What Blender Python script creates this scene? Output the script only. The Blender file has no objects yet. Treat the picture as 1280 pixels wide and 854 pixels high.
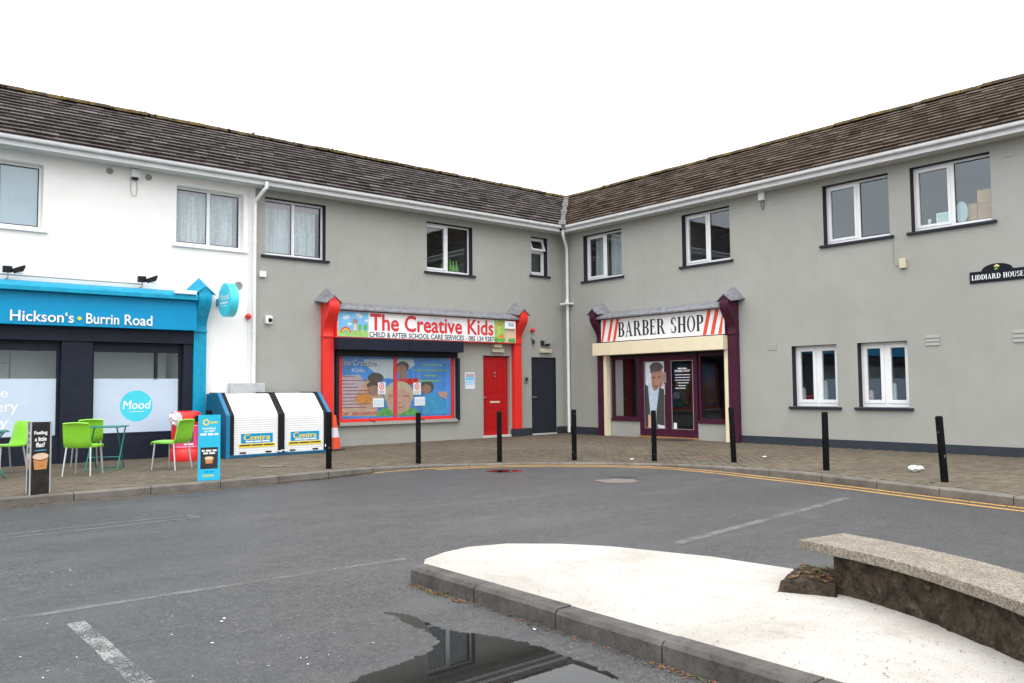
import bpy, bmesh, math, random
import numpy as np
from mathutils import Matrix, Vector
random.seed(7)
rng = np.random.default_rng(7)
SC = bpy.context.scene
COL = SC.collection

# ------------------------------------------------------------------ camera
CAM_F, CAM_YAW, CAM_PITCH, CAM_ROLL = 1015.856, 0.873692, 0.056776, -0.009625
CAM_O = np.array([-15.7212, -16.5, 1.2795])
_f = np.array([math.cos(CAM_PITCH)*math.cos(CAM_YAW), math.cos(CAM_PITCH)*math.sin(CAM_YAW), math.sin(CAM_PITCH)])
_r = np.array([math.sin(CAM_YAW), -math.cos(CAM_YAW), 0.0]); _u = np.cross(_r, _f)
CAM_R = math.cos(CAM_ROLL)*_r + math.sin(CAM_ROLL)*_u
CAM_U = -math.sin(CAM_ROLL)*_r + math.cos(CAM_ROLL)*_u
CAM_FW = _f
cam = bpy.data.objects.new('camera', bpy.data.cameras.new('camera'))
COL.objects.link(cam); SC.camera = cam
cam.data.sensor_width = 36.0; cam.data.lens = CAM_F/1280*36.0
cam.data.clip_start = 0.05; cam.data.clip_end = 2000
_m = Matrix.Identity(4)
for i in range(3):
    _m[i][0] = CAM_R[i]; _m[i][1] = CAM_U[i]; _m[i][2] = -CAM_FW[i]; _m[i][3] = CAM_O[i]
cam.matrix_world = _m

# ------------------------------------------------------------------ sky: even overcast deck, brighter overhead
world = bpy.data.worlds.new('World'); SC.world = world; world.use_nodes = True
wn = world.node_tree; wn.nodes.clear()
SUN_EL, SUN_AZ = math.radians(58), math.radians(215)
sky = wn.nodes.new('ShaderNodeTexSky'); sky.sky_type = 'NISHITA'; sky.sun_disc = False
sky.sun_elevation = SUN_EL; sky.sun_rotation = SUN_AZ; sky.air_density = 1.0; sky.dust_density = 4.0
hs = wn.nodes.new('ShaderNodeHueSaturation'); hs.inputs['Saturation'].default_value = 0.35
wn.links.new(sky.outputs[0], hs.inputs['Color'])
tc = wn.nodes.new('ShaderNodeTexCoord'); sp = wn.nodes.new('ShaderNodeSeparateXYZ')
wn.links.new(tc.outputs['Generated'], sp.inputs[0])
mx = wn.nodes.new('ShaderNodeMath'); mx.operation = 'MAXIMUM'; mx.inputs[1].default_value = 0.0
wn.links.new(sp.outputs['Z'], mx.inputs[0])
ma = wn.nodes.new('ShaderNodeMath'); ma.operation = 'MULTIPLY_ADD'; ma.inputs[1].default_value = 16.5; ma.inputs[2].default_value = 11.5
wn.links.new(mx.outputs[0], ma.inputs[0])
cc = wn.nodes.new('ShaderNodeVectorMath'); cc.operation = 'SCALE'; cc.inputs[0].default_value = (0.985, 1.0, 1.025)
wn.links.new(ma.outputs[0], cc.inputs['Scale'])
cn = wn.nodes.new('ShaderNodeTexNoise'); cn.inputs['Scale'].default_value = 2.2; cn.inputs['Detail'].default_value = 5
wn.links.new(tc.outputs['Generated'], cn.inputs['Vector'])
cr = wn.nodes.new('ShaderNodeMapRange'); cr.inputs[1].default_value = .3; cr.inputs[2].default_value = .7; cr.inputs[3].default_value = .8; cr.inputs[4].default_value = 1.15
wn.links.new(cn.outputs[0], cr.inputs[0])
c2 = wn.nodes.new('ShaderNodeVectorMath'); c2.operation = 'SCALE'
wn.links.new(cc.outputs[0], c2.inputs[0]); wn.links.new(cr.outputs[0], c2.inputs['Scale'])
mixw = wn.nodes.new('ShaderNodeMix'); mixw.data_type = 'RGBA'; mixw.inputs[0].default_value = 0.88
wn.links.new(hs.outputs[0], mixw.inputs[6]); wn.links.new(c2.outputs[0], mixw.inputs[7])
bg = wn.nodes.new('ShaderNodeBackground'); bg.inputs['Strength'].default_value = 0.132
wo = wn.nodes.new('ShaderNodeOutputWorld')
wn.links.new(mixw.outputs[2], bg.inputs['Color']); wn.links.new(bg.outputs[0], wo.inputs[0])

sun = bpy.data.objects.new('sun', bpy.data.lights.new('sun', 'SUN')); COL.objects.link(sun)
sun.data.energy = 0.6; sun.data.angle = math.radians(50); sun.data.color = (1.0, .97, .92)
_sd = Vector((math.sin(SUN_AZ)*math.cos(SUN_EL), math.cos(SUN_AZ)*math.cos(SUN_EL), math.sin(SUN_EL)))
sun.rotation_euler = _sd.to_track_quat('Z', 'Y').to_euler(); sun.location = (-20, -20, 30)

vs = SC.view_settings
vs.view_transform = 'Standard'; vs.look = 'None'; vs.exposure = 0.0; vs.gamma = 1.0; vs.use_curve_mapping = False
SC.cycles.max_bounces = 8; SC.cycles.transparent_max_bounces = 12; SC.cycles.use_denoising = True

# ------------------------------------------------------------------ helpers
def ray(px, py):
    return CAM_FW + CAM_R*(px-640)/CAM_F - CAM_U*(py-427)/CAM_F
def G(px, py, z=0.0):                      # pixel on a horizontal plane
    d = ray(px, py); t = (z-CAM_O[2])/d[2]; p = CAM_O+t*d; return (float(p[0]), float(p[1]))
def Lp(px, py, w=0.0):                     # pixel on the left wall plane, w metres proud of it -> (u, v)
    d = ray(px, py); t = (-w-CAM_O[1])/d[1]; p = CAM_O+t*d; return (float(p[0]), float(p[2]))
def Rp(px, py, w=0.0):                     # pixel on the right wall plane
    d = ray(px, py); t = (-w-CAM_O[0])/d[0]; p = CAM_O+t*d; return (float(-p[1]), float(p[2]))
LW = lambda p: (p[0], -p[2], p[1])         # wall frames: u along wall, v up, w outwards
RW = lambda p: (-p[2], -p[0], p[1])
ID = lambda p: (p[0], p[1], p[2])

class MB:
    def __init__(s, F=ID):
        s.F = F; s.v = []; s.f = []; s.m = []; s.t = []
    def add(s, pts, faces, m=0, tint=0.5):
        b = len(s.v); s.v += [s.F(p) for p in pts]
        for f in faces:
            s.f.append(tuple(b+i for i in f)); s.m.append(m); s.t.append(tint)
        return s
    def box(s, a0, a1, b0, b1, c0, c1, m=0, tint=.5):
        p = [(a, b, c) for a in (a0, a1) for b in (b0, b1) for c in (c0, c1)]
        return s.add(p, [(0,1,3,2),(4,6,7,5),(0,4,5,1),(2,3,7,6),(0,2,6,4),(1,5,7,3)], m, tint)
    def quad(s, p0, p1, p2, p3, m=0, tint=.5):
        return s.add([p0, p1, p2, p3], [(0,1,2,3)], m, tint)
    def prism(s, poly, w0, w1, m=0, axis=2):
        n = len(poly); P = []
        for w in (w0, w1):
            for (a, b) in poly:
                P.append({2:(a, b, w), 0:(w, a, b), 1:(a, w, b)}[axis])
        return s.add(P, [tuple(range(n))[::-1], tuple(range(n, 2*n))]+[(i, (i+1)%n, n+(i+1)%n, n+i) for i in range(n)], m)
    def flat(s, poly, w, m=0):
        return s.add([(a, b, w) for a, b in poly], [tuple(range(len(poly)))], m)
    def strip(s, A, B, w0, w1, m=0):       # ribbon between two equal 2-D polylines, extruded
        n = len(A)
        P = [(a, b, w1) for a, b in A]+[(a, b, w1) for a, b in B]+[(a, b, w0) for a, b in A]+[(a, b, w0) for a, b in B]
        F = []
        for i in range(n-1):
            F += [(i, i+1, n+i+1, n+i), (2*n+i, 3*n+i, 3*n+i+1, 2*n+i+1), (i, 2*n+i, 2*n+i+1, i+1), (n+i, n+i+1, 3*n+i+1, 3*n+i)]
        F += [(0, n, 3*n, 2*n), (n-1, 3*n-1, 4*n-1, 2*n-1)]
        return s.add(P, F, m)
    def tube(s, path, r, n=8, m=0, cap=True):
        path = [Vector(p) for p in path]; rings = []
        rr = r if isinstance(r, (list, tuple)) else [r]*len(path)
        for i, p in enumerate(path):
            d = (path[min(i+1, len(path)-1)]-path[max(i-1, 0)]).normalized()
            a = Vector((0, 0, 1)) if abs(d.z) < .9 else Vector((1, 0, 0))
            e1 = d.cross(a).normalized(); e2 = d.cross(e1)
            rings.append([tuple(p+e1*(rr[i]*math.cos(2*math.pi*k/n))+e2*(rr[i]*math.sin(2*math.pi*k/n))) for k in range(n)])
        P = [q for R in rings for q in R]; F = []
        for i in range(len(path)-1):
            for k in range(n):
                F.append((i*n+k, i*n+(k+1)%n, (i+1)*n+(k+1)%n, (i+1)*n+k))
        if cap: F += [tuple(range(n))[::-1], tuple(range((len(path)-1)*n, len(path)*n))]
        return s.add(P, F, m)
    def lathe(s, prof, c=(0, 0, 0), n=24, mats=None, a0=0, a1=2*math.pi):
        full = abs(a1-a0-2*math.pi) < 1e-6; k_n = n if full else n+1
        P = []
        for r, z in prof:
            for k in range(k_n):
                a = a0+(a1-a0)*k/n; P.append((c[0]+r*math.cos(a), c[1]+r*math.sin(a), c[2]+z))
        for i in range(len(prof)-1):
            F = [(i*k_n+k, i*k_n+(k+1)%k_n, (i+1)*k_n+(k+1)%k_n, (i+1)*k_n+k) for k in range(n)]
            b = len(s.v)
            for f in F:
                s.f.append(tuple(b+j for j in f)); s.m.append(mats[i] if mats else 0); s.t.append(.5)
        s.v += [s.F(p) for p in P]
        return s
    def build(s, name, mat, parent=None, smooth=False, bevel=0, tint=False, fix=True):
        off = Vector((0, 0, 0)); rot = None; q = parent
        while q is not None:
            off += Vector(q.location); q = q.parent
        me = bpy.data.meshes.new(name)
        me.from_pydata([tuple(Vector(p)-off) for p in s.v], [], s.f)
        for m in (mat if isinstance(mat, (list, tuple)) else [mat]): me.materials.append(m)
        if max(s.m, default=0) > 0: me.polygons.foreach_set('material_index', s.m)
        if tint:
            at = me.attributes.new('tint', 'FLOAT', 'FACE'); at.data.foreach_set('value', s.t)
        if bevel or fix:
            bm = bmesh.new(); bm.from_mesh(me)
            if fix: bmesh.ops.recalc_face_normals(bm, faces=bm.faces)
            if bevel: bmesh.ops.bevel(bm, geom=[e for e in bm.edges if len(e.link_faces) == 2 and e.calc_face_angle(0) > .6], offset=bevel, segments=2, profile=.6, affect='EDGES')
            bm.to_mesh(me); bm.free()
        if smooth:
            me.polygons.foreach_set('use_smooth', [True]*len(me.polygons)); me.set_sharp_from_angle(angle=math.radians(38))
        me.update()
        o = bpy.data.objects.new(name, me); COL.objects.link(o)
        if parent is not None: o.parent = parent
        return o

def tag(o, label=None, cat=None, group=None, kind=None):
    if label: o['label'] = label
    if cat: o['category'] = cat
    if group: o['group'] = group
    if kind: o['kind'] = kind
    return o
def thing(name, loc, label, cat, group=None, rotz=0):
    o = bpy.data.objects.new(name, None); COL.objects.link(o)
    o.location = loc; o.rotation_euler = (0, 0, rotz); o.empty_display_size = .2
    return tag(o, label, cat, group)
def copy_tree(o, parent=None):
    c = o.copy(); COL.objects.link(c); c.parent = parent
    for ch in list(o.children): copy_tree(ch, c)
    return c
def ell(cu, cv, ru, rv, n=20, a0=0, a1=2*math.pi):
    return [(cu+ru*math.cos(a0+(a1-a0)*i/n), cv+rv*math.sin(a0+(a1-a0)*i/n)) for i in range(n)]
def rect(u0, v0, u1, v1): return [(u0, v0), (u1, v0), (u1, v1), (u0, v1)]

_tcache = {}
def text2d(s, bold=0.0):                    # flat triangulated lettering, unit size
    if (s, bold) in _tcache: return _tcache[(s, bold)]
    cu = bpy.data.curves.new('lettering_curve', 'FONT'); cu.body = s; cu.offset = bold; cu.resolution_u = 3; cu.fill_mode = 'FRONT'
    ob = bpy.data.objects.new('lettering_curve', cu); COL.objects.link(ob)
    bpy.context.view_layer.update()
    me = bpy.data.meshes.new_from_object(ob.evaluated_get(bpy.context.evaluated_depsgraph_get()))
    V = [(v.co.x, v.co.y) for v in me.vertices]; Fc = [tuple(p.vertices) for p in me.polygons]
    bpy.data.objects.remove(ob); bpy.data.curves.remove(cu); bpy.data.meshes.remove(me)
    _tcache[(s, bold)] = (V, Fc); return V, Fc
def put_text(mb, s, u0, u1, v0, v1, w, m=0, bold=0.0, slant=0.0, thick=0.0):
    V, Fc = text2d(s)
    x0 = min(v[0] for v in V); x1 = max(v[0] for v in V); y0 = min(v[1] for v in V); y1 = max(v[1] for v in V)
    su, sv = (u1-u0)/(x1-x0), (v1-v0)/(y1-y0); bu, bv = bold*su, bold*sv
    T = lambda v: (u0+(v[0]-x0)*su+slant*(v[1]-y0)*sv, v0+(v[1]-y0)*sv)
    P = [T(v) for v in V]
    for k, (du, dv) in enumerate(((0, 0), (bu, 0), (-bu, 0), (0, bv), (0, -bv)) if bold else ((0, 0),)):
        mb.add([(a+du, b+dv, w-k*.0002) for a, b in P], Fc, m)
    if thick:
        cnt = {}
        for f in Fc:
            for i in range(len(f)):
                e = (f[i], f[(i+1) % len(f)]); k = tuple(sorted(e)); cnt[k] = None if k in cnt else e
        ed = [e for e in cnt.values() if e]
        n = len(P)
        mb.add([(a, b, w) for a, b in P]+[(a, b, w-thick) for a, b in P], [(a, b, n+b, n+a) for a, b in ed], m)
def greek(mb, u0, u1, v, h, w, m, words=4):  # a line of print too small to read
    x = u0; tot = u1-u0
    ws = [random.uniform(.6, 1.4) for _ in range(words)]; sc = (tot-(words-1)*h*.7)/sum(ws)
    for q in ws:
        mb.flat(rect(x, v, x+q*sc, v+h), w, m); x += q*sc+h*.7

# ------------------------------------------------------------------ materials
def principled(name, col, rough=.6, spec=.5, metal=0.0):
    m = bpy.data.materials.new(name); m.use_nodes = True
    b = m.node_tree.nodes['Principled BSDF']
    b.inputs['Base Color'].default_value = (*col, 1); b.inputs['Roughness'].default_value = rough
    b.inputs['Metallic'].default_value = metal; b.inputs['Specular IOR Level'].default_value = spec
    return m, m.node_tree, b
def nz(nt, scale, detail=4, rough=.55, vec=None, dist=0):
    n = nt.nodes.new('ShaderNodeTexNoise'); n.inputs['Scale'].default_value = scale; n.inputs['Detail'].default_value = detail
    n.inputs['Roughness'].default_value = rough; n.inputs['Distortion'].default_value = dist
    if vec: nt.links.new(vec, n.inputs['Vector'])
    return n.outputs[0]
def ramp(nt, src, p0, p1, c0, c1):
    r = nt.nodes.new('ShaderNodeMapRange'); r.inputs[1].default_value = p0; r.inputs[2].default_value = p1
    r.inputs[3].default_value = c0; r.inputs[4].default_value = c1; nt.links.new(src, r.inputs[0]); return r.outputs[0]
def mixc(nt, fac, a, b, blend='MIX'):
    n = nt.nodes.new('ShaderNodeMix'); n.data_type = 'RGBA'; n.blend_type = blend
    if isinstance(fac, (int, float)): n.inputs[0].default_value = fac
    else: nt.links.new(fac, n.inputs[0])
    for i, c in ((6, a), (7, b)):
        if isinstance(c, (tuple, list)): n.inputs[i].default_value = (*c, 1)
        else: nt.links.new(c, n.inputs[i])
    return n.outputs[2]
def mathn(nt, op, a, b):
    n = nt.nodes.new('ShaderNodeMath'); n.operation = op
    for i, c in enumerate((a, b)):
        if isinstance(c, (int, float)): n.inputs[i].default_value = c
        else: nt.links.new(c, n.inputs[i])
    return n.outputs[0]
def objvec(nt, scale=(1, 1, 1)):
    g = nt.nodes.new('ShaderNodeNewGeometry'); mp = nt.nodes.new('ShaderNodeMapping'); mp.inputs['Scale'].default_value = scale
    nt.links.new(g.outputs['Position'], mp.inputs[0]); return mp.outputs[0]
def bump(nt, b, src, strength=.3, dist=.01):
    n = nt.nodes.new('ShaderNodeBump'); n.inputs['Strength'].default_value = strength; n.inputs['Distance'].default_value = dist
    nt.links.new(src, n.inputs['Height']); nt.links.new(n.outputs[0], b.inputs['Normal'])

def mat_plain(name, col, rough=.5, var=.06, spec=.5, metal=0.0, scale=3.0, bmp=0.0):
    m, nt, b = principled(name, col, rough, spec, metal)
    v = objvec(nt)
    n1 = nz(nt, scale, 5, .6, v)
    c = mixc(nt, ramp(nt, n1, .3, .7, 0, 1), tuple(x*(1-var) for x in col), tuple(min(1, x*(1+var)) for x in col))
    nt.links.new(c, b.inputs['Base Color'])
    nt.links.new(ramp(nt, nz(nt, scale*4, 3, .5, v), .3, .7, max(0, rough-.07), min(1, rough+.07)), b.inputs['Roughness'])
    if bmp: bump(nt, b, nz(nt, 60, 4, .6, v), bmp, .004)
    return m
def mat_render(name, col, dirt, streak=.12):
    m, nt, b = principled(name, col, .85, .3)
    v = objvec(nt)
    big = nz(nt, .55, 6, .6, v, .4); mid = nz(nt, 3.0, 5, .65, v); st = nz(nt, 1.0, 5, .6, objvec(nt, (5, 5, .35)))
    c = mixc(nt, ramp(nt, big, .32, .7, 0, 1), tuple(x*.93 for x in col), tuple(min(1, x*1.04) for x in col))
    c = mixc(nt, ramp(nt, mid, .45, .75, 0, .10), c, dirt)
    c = mixc(nt, ramp(nt, st, .52, .8, 0, streak), c, dirt)
    nt.links.new(c, b.inputs['Base Color'])
    bump(nt, b, mathn(nt, 'ADD', nz(nt, 90, 4, .7, v), mathn(nt, 'MULTIPLY', nz(nt, 7, 3, .5, v), 1.4)), .35, .006)
    return m
M = {}
M['grey_render'] = mat_render('grey_render', (.365, .365, .335), (.22, .215, .19))
M['white_render'] = mat_render('white_render', (.90, .89, .865), (.62, .60, .56), .10)
M['plinth'] = mat_plain('plinth_paint', (.034, .040, .052), .7, .15, spec=.2, scale=5, bmp=.2)
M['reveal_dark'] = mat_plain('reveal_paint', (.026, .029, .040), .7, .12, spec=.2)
M['white_pvc'] = mat_plain('white_pvc', (.82, .83, .83), .35, .03)
M['soffit'] = mat_plain('soffit_board', (.62, .63, .61), .5, .10, scale=4)
M['gutter'] = mat_plain('gutter_pvc', (.74, .75, .76), .35, .08, scale=6)
M['lead'] = mat_plain('lead_flashing', (.235, .24, .262), .5, .3, metal=.25, scale=9, bmp=.25)
M['fascia_blue'] = mat_plain('fascia_blue', (.0, .285, .55), .5, .05, spec=.25)
M['trim_blue'] = mat_plain('trim_blue', (.004, .31, .50), .5, .16, spec=.3, scale=8)
M['navy'] = mat_plain('navy_paint', (.013, .017, .030), .5, .2, spec=.2, scale=4)
M['red'] = mat_plain('red_paint', (.78, .030, .022), .38, .06)
M['door_red'] = mat_plain('door_red', (.43, .010, .012), .4, .02, spec=.3)
M['charcoal'] = mat_plain('charcoal_paint', (.022, .026, .034), .5, .1, spec=.2)
M['burgundy'] = mat_plain('burgundy_paint', (.060, .011, .030), .5, .12, spec=.25)
M['cream'] = mat_plain('cream_paint', (.80, .71, .50), .45, .05)
M['sign_white'] = mat_plain('sign_white', (.90, .90, .90), .3, .02)
M['black'] = mat_plain('black_paint', (.012, .012, .014), .4, .2, scale=12)
M['black_text'] = mat_plain('black_print', (.012, .010, .014), .5)
M['white_text'] = mat_plain('white_print', (.85, .86, .86), .4, .02)
M['red_text'] = mat_plain('red_print', (.72, .035, .040), .4, .03)
M['orange_red'] = mat_plain('stripe_red', (.78, .085, .035), .4, .05)
M['yellow_text'] = mat_plain('yellow_print', (.80, .62, .05), .45, .03)
M['cyan'] = mat_plain('cyan_print', (.06, .66, .80), .4, .03)
M['cover_blue'] = mat_plain('cover_blue', (.015, .46, .70), .4, .04)
M['store_blue'] = mat_plain('store_blue', (.006, .105, .20), .45, .08, spec=.3)
M['edge_blue'] = mat_plain('edge_blue', (.008, .165, .34), .38, .08)
M['black_plastic'] = mat_plain('black_plastic', (.008, .008, .009), .55, .1, spec=.25)
M['chair_green'] = mat_plain('chair_green', (.235, .60, .035), .32, .04)
M['aluminium'] = mat_plain('aluminium', (.62, .63, .63), .35, .05, metal=.8)
M['table_green'] = mat_plain('table_green', (.010, .175, .125), .4, .1)
M['steel'] = mat_plain('steel_sheet', (.52, .53, .54), .42, .12, metal=.55, scale=10)
M['bin_red'] = mat_plain('bin_red', (.70, .018, .016), .38, .08)
M['pink'] = mat_plain('poster_pink', (.80, .06, .20), .45, .05)
M['bag'] = mat_plain('plastic_bag', (.74, .66, .69), .4, .12, scale=14)
M['cone_orange'] = mat_plain('cone_orange', (.80, .075, .022), .45, .05)
M['cone_white'] = mat_plain('cone_white', (.72, .71, .76), .4, .05)
M['rubber'] = mat_plain('rubber_base', (.04, .04, .042), .7, .2)
M['film'] = mat_plain('frosted_film', (.56, .66, .80), .4, .05, scale=1.5)
M['room'] = mat_plain('room_wall', (.20, .19, .18), .8, .15, scale=1.0)
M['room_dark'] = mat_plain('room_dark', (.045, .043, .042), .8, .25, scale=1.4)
M['timber'] = mat_plain('timber_sill', (.34, .17, .055), .6, .2)
M['mat_rubber'] = mat_plain('door_mat', (.03, .03, .032), .9, .2, scale=30)
M['beige_box'] = mat_plain('beige_plastic', (.58, .53, .38), .5, .05)
M['fixture_grey'] = mat_plain('fixture_grey', (.36, .35, .33), .5, .1)
M['cable'] = mat_plain('cable', (.34, .33, .31), .6, .1)
M['dark_cable'] = mat_plain('dark_cable', (.06, .06, .06), .6, .1)
M['cardboard'] = mat_plain('cardboard', (.52, .32, .16), .8, .08)
M['skin'] = mat_plain('print_skin', (.40, .21, .15), .5, .12, scale=9)
M['skin_pale'] = mat_plain('print_skin_pale', (.66, .40, .29), .5, .10, scale=9)
M['hair_blond'] = mat_plain('print_blond', (.66, .53, .36), .5, .2, scale=25)
M['hair_brown'] = mat_plain('print_brown', (.10, .055, .035), .5, .3, scale=25)
M['hair_grey'] = mat_plain('print_dark_hair', (.085, .075, .072), .5, .35, scale=40)
M['suit'] = mat_plain('print_suit', (.055, .060, .060), .5, .25, scale=16)
M['shirt'] = mat_plain('print_shirt', (.50, .60, .72), .5, .12, scale=12)
M['print_sky'] = mat_plain('print_sky', (.08, .30, .80), .4, .3, scale=1.4)
M['print_sky2'] = mat_plain('print_sky_light', (.20, .55, .90), .4, .2, scale=2)
M['print_cloud'] = mat_plain('print_cloud', (.66, .72, .78), .4, .10, scale=3)
M['print_green'] = mat_plain('print_green', (.13, .45, .09), .4, .3, scale=9)
M['print_grass'] = mat_plain('print_grass', (.34, .60, .16), .4, .2, scale=9)
M['print_orange'] = mat_plain('print_orange', (.75, .28, .05), .4, .2, scale=6)
M['print_blue'] = mat_plain('print_blue', (.06, .40, .74), .4, .2, scale=5)
M['print_peach'] = mat_plain('print_peach', (.66, .45, .33), .4, .15, scale=4)
M['print_lilac'] = mat_plain('print_lilac', (.62, .50, .56), .4, .1, scale=6)
M['print_maroon'] = mat_plain('print_maroon', (.40, .04, .06), .4)
M['stubble'] = mat_plain('print_stubble', (.27, .155, .12), .5, .2, scale=30); M['stubble_lip'] = mat_plain('print_lip', (.20, .085, .07), .5)
M['paper'] = mat_plain('paper', (.80, .80, .79), .6, .03)
M['coffee'] = mat_plain('print_coffee', (.55, .24, .08), .4, .25, scale=30)
M['coffee_pale'] = mat_plain('print_coffee_pale', (.75, .55, .38), .4, .1)
M['cover_black'] = mat_plain('cover_black', (.020, .017, .018), .35, .5, scale=5)
M['name_black'] = mat_plain('name_plate', (.008, .010, .018), .5, .1, spec=.15)
M['mint'] = mat_plain('mint_plastic', (.45, .62, .62), .4, .05)
M['bottle_green'] = mat_plain('bottle_green', (.12, .32, .05), .2, .2)
M['moss_leaf'] = mat_plain('moss_leaf', (.075, .080, .022), .8, .4, scale=40)
M['brown_leaf'] = mat_plain('brown_leaf', (.17, .066, .024), .8, .5, scale=60)
M['alarm_red'] = mat_plain('alarm_red', (.72, .03, .02), .3, .05)
M['door_white'] = mat_plain('threshold', (.56, .56, .54), .6, .1)
M['mortar'] = mat_plain('valley_mortar', (.085, .08, .075), .9, .4, scale=8, bmp=.6)

def schlick(nt, f0):                         # same reflectance from both sides of a thin sheet
    lw = nt.nodes.new('ShaderNodeLayerWeight'); lw.inputs['Blend'].default_value = .5
    return mathn(nt, 'ADD', mathn(nt, 'MULTIPLY', mathn(nt, 'POWER', lw.outputs['Facing'], 5.0), 1-f0), f0)
def mat_glass(name, refl=1.0, tint=(.86, .9, .89)):
    m = bpy.data.materials.new(name); m.use_nodes = True; nt = m.node_tree; nt.nodes.clear()
    fr = schlick(nt, .043)
    tr = nt.nodes.new('ShaderNodeBsdfTransparent'); tr.inputs[0].default_value = (*tint, 1)
    gl = nt.nodes.new('ShaderNodeBsdfGlossy'); gl.inputs['Roughness'].default_value = 0.0; gl.inputs[0].default_value = (.84, .93, 1, 1)
    v = objvec(nt); bp = nt.nodes.new('ShaderNodeBump'); bp.inputs['Strength'].default_value = .02; bp.inputs['Distance'].default_value = .02
    nt.links.new(nz(nt, 1.3, 1, .4, v), bp.inputs['Height']); nt.links.new(bp.outputs[0], gl.inputs['Normal'])
    f = mathn(nt, 'MINIMUM', mathn(nt, 'MULTIPLY', fr, refl), 1.0)
    mi = nt.nodes.new('ShaderNodeMixShader'); nt.links.new(f, mi.inputs[0])
    nt.links.new(tr.outputs[0], mi.inputs[1]); nt.links.new(gl.outputs[0], mi.inputs[2])
    o = nt.nodes.new('ShaderNodeOutputMaterial'); nt.links.new(mi.outputs[0], o.inputs[0]); return m
M['glass'] = mat_glass('window_glass', 3.0)
M['shop_glass'] = mat_glass('shop_glass', 1.5, (.84, .87, .86))
def mat_lace():
    m = bpy.data.materials.new('lace_curtain'); m.use_nodes = True; nt = m.node_tree
    b = nt.nodes['Principled BSDF']; b.inputs['Base Color'].default_value = (.80, .84, .88, 1); b.inputs['Roughness'].default_value = .9
    b.inputs['Transmission Weight'].default_value = 0
    v = objvec(nt)
    a = mathn(nt, 'ADD', ramp(nt, nz(nt, 1.0, 3, .6, objvec(nt, (16, 16, .7))), .35, .65, .55, .9), ramp(nt, nz(nt, 22, 3, .6, v), .5, .7, 0, .25))
    nt.links.new(a, b.inputs['Alpha'])
    return m
M['lace'] = mat_lace(); M['drape'] = mat_plain('drape_cloth', (.42, .45, .48), .9, .1)

def mat_tiles(name, c0, c1, moss):
    m, nt, b = principled(name, c0, .95, 0.0)
    at = nt.nodes.new('ShaderNodeAttribute'); at.attribute_name = 'tint'
    v = objvec(nt)
    c = mixc(nt, at.outputs['Fac'], c0, c1)
    c = mixc(nt, ramp(nt, nz(nt, .9, 6, .65, v), .48, .72, 0, .55), c, tuple(x*.55 for x in c0))
    c = mixc(nt, ramp(nt, nz(nt, 14, 5, .7, v), .56, .75, 0, .6), c, moss)
    nt.links.new(c, b.inputs['Base Color'])
    bump(nt, b, nz(nt, 60, 4, .7, v), .4, .005)
    return m
M['tile_grey'] = mat_tiles('roof_tile_grey', (.009, .0075, .007), (.022, .018, .017), (.022, .018, .013))
M['tile_brown'] = mat_tiles('roof_tile_brown', (.011, .008, .006), (.026, .018, .013), (.034, .024, .010))
M['nose_grey'] = mat_tiles('tile_nose_grey', (.175, .155, .148), (.33, .30, .288), (.12, .105, .08))
M['nose_brown'] = mat_tiles('tile_nose_brown', (.155, .120, .098), (.30, .245, .208), (.15, .11, .055))
m, nt, b = principled('ridge_moss', (.1, .08, .06), .9, .2); v = objvec(nt)
c = mixc(nt, ramp(nt, nz(nt, 4, 5, .7, v), .42, .6, 0, 1), (.050, .039, .030), (.135, .090, .022))
nt.links.new(c, b.inputs['Base Color']); bump(nt, b, nz(nt, 30, 4, .7, v), .8, .02); M['ridge'] = m

# asphalt: chippings, worn and damp patches
m, nt, b = principled('asphalt', (.06, .06, .062), .6, .5); v = objvec(nt)
vo = nt.nodes.new('ShaderNodeTexVoronoi'); vo.inputs['Scale'].default_value = 95; nt.links.new(v, vo.inputs['Vector'])
sepc = nt.nodes.new('ShaderNodeSeparateColor'); nt.links.new(vo.outputs['Color'], sepc.inputs[0])
big = nz(nt, .38, 6, .62, v, .6); mid = nz(nt, 2.6, 5, .65, v)
c = mixc(nt, ramp(nt, sepc.outputs[0], 0, 1, 0, 1), (.017, .018, .019), (.056, .055, .055))
c = mixc(nt, ramp(nt, nz(nt, 55, 3, .75, v), .46, .60, 0, .8), c, (.096, .094, .092), 'MIX')
c = mixc(nt, ramp(nt, nz(nt, 40, 3, .75, v), .51, .62, 0, .9), c, (.009, .0095, .010))
c = mixc(nt, ramp(nt, sepc.outputs[1], .955, .98, 0, .7), c, (.19, .185, .18))
c = mixc(nt, ramp(nt, nz(nt, 22, 4, .75, v), .44, .58, 0, .7), c, (.017, .018, .019))
c = mixc(nt, ramp(nt, nz(nt, 7, 5, .7, v), .46, .70, 0, .5), c, (.078, .077, .076))
c = mixc(nt, ramp(nt, nz(nt, .9, 5, .6, objvec(nt, (.6, 1.6, 1))), .47, .68, 0, .5), c, (.082, .081, .080))
c = mixc(nt, ramp(nt, big, .40, .62, 0, .45), c, (.026, .028, .032))
c = mixc(nt, ramp(nt, mid, .5, .75, 0, .30), c, (.066, .064, .061))
nt.links.new(c, b.inputs['Base Color'])
nt.links.new(ramp(nt, big, .38, .62, .60, .44), b.inputs['Roughness'])
bump(nt, b, mathn(nt, 'ADD', mathn(nt, 'MULTIPLY', vo.outputs['Distance'], -1.0), mathn(nt, 'MULTIPLY', nz(nt, 26, 3, .6, v), 1.2)), .8, .008)
M['asphalt'] = m

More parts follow.
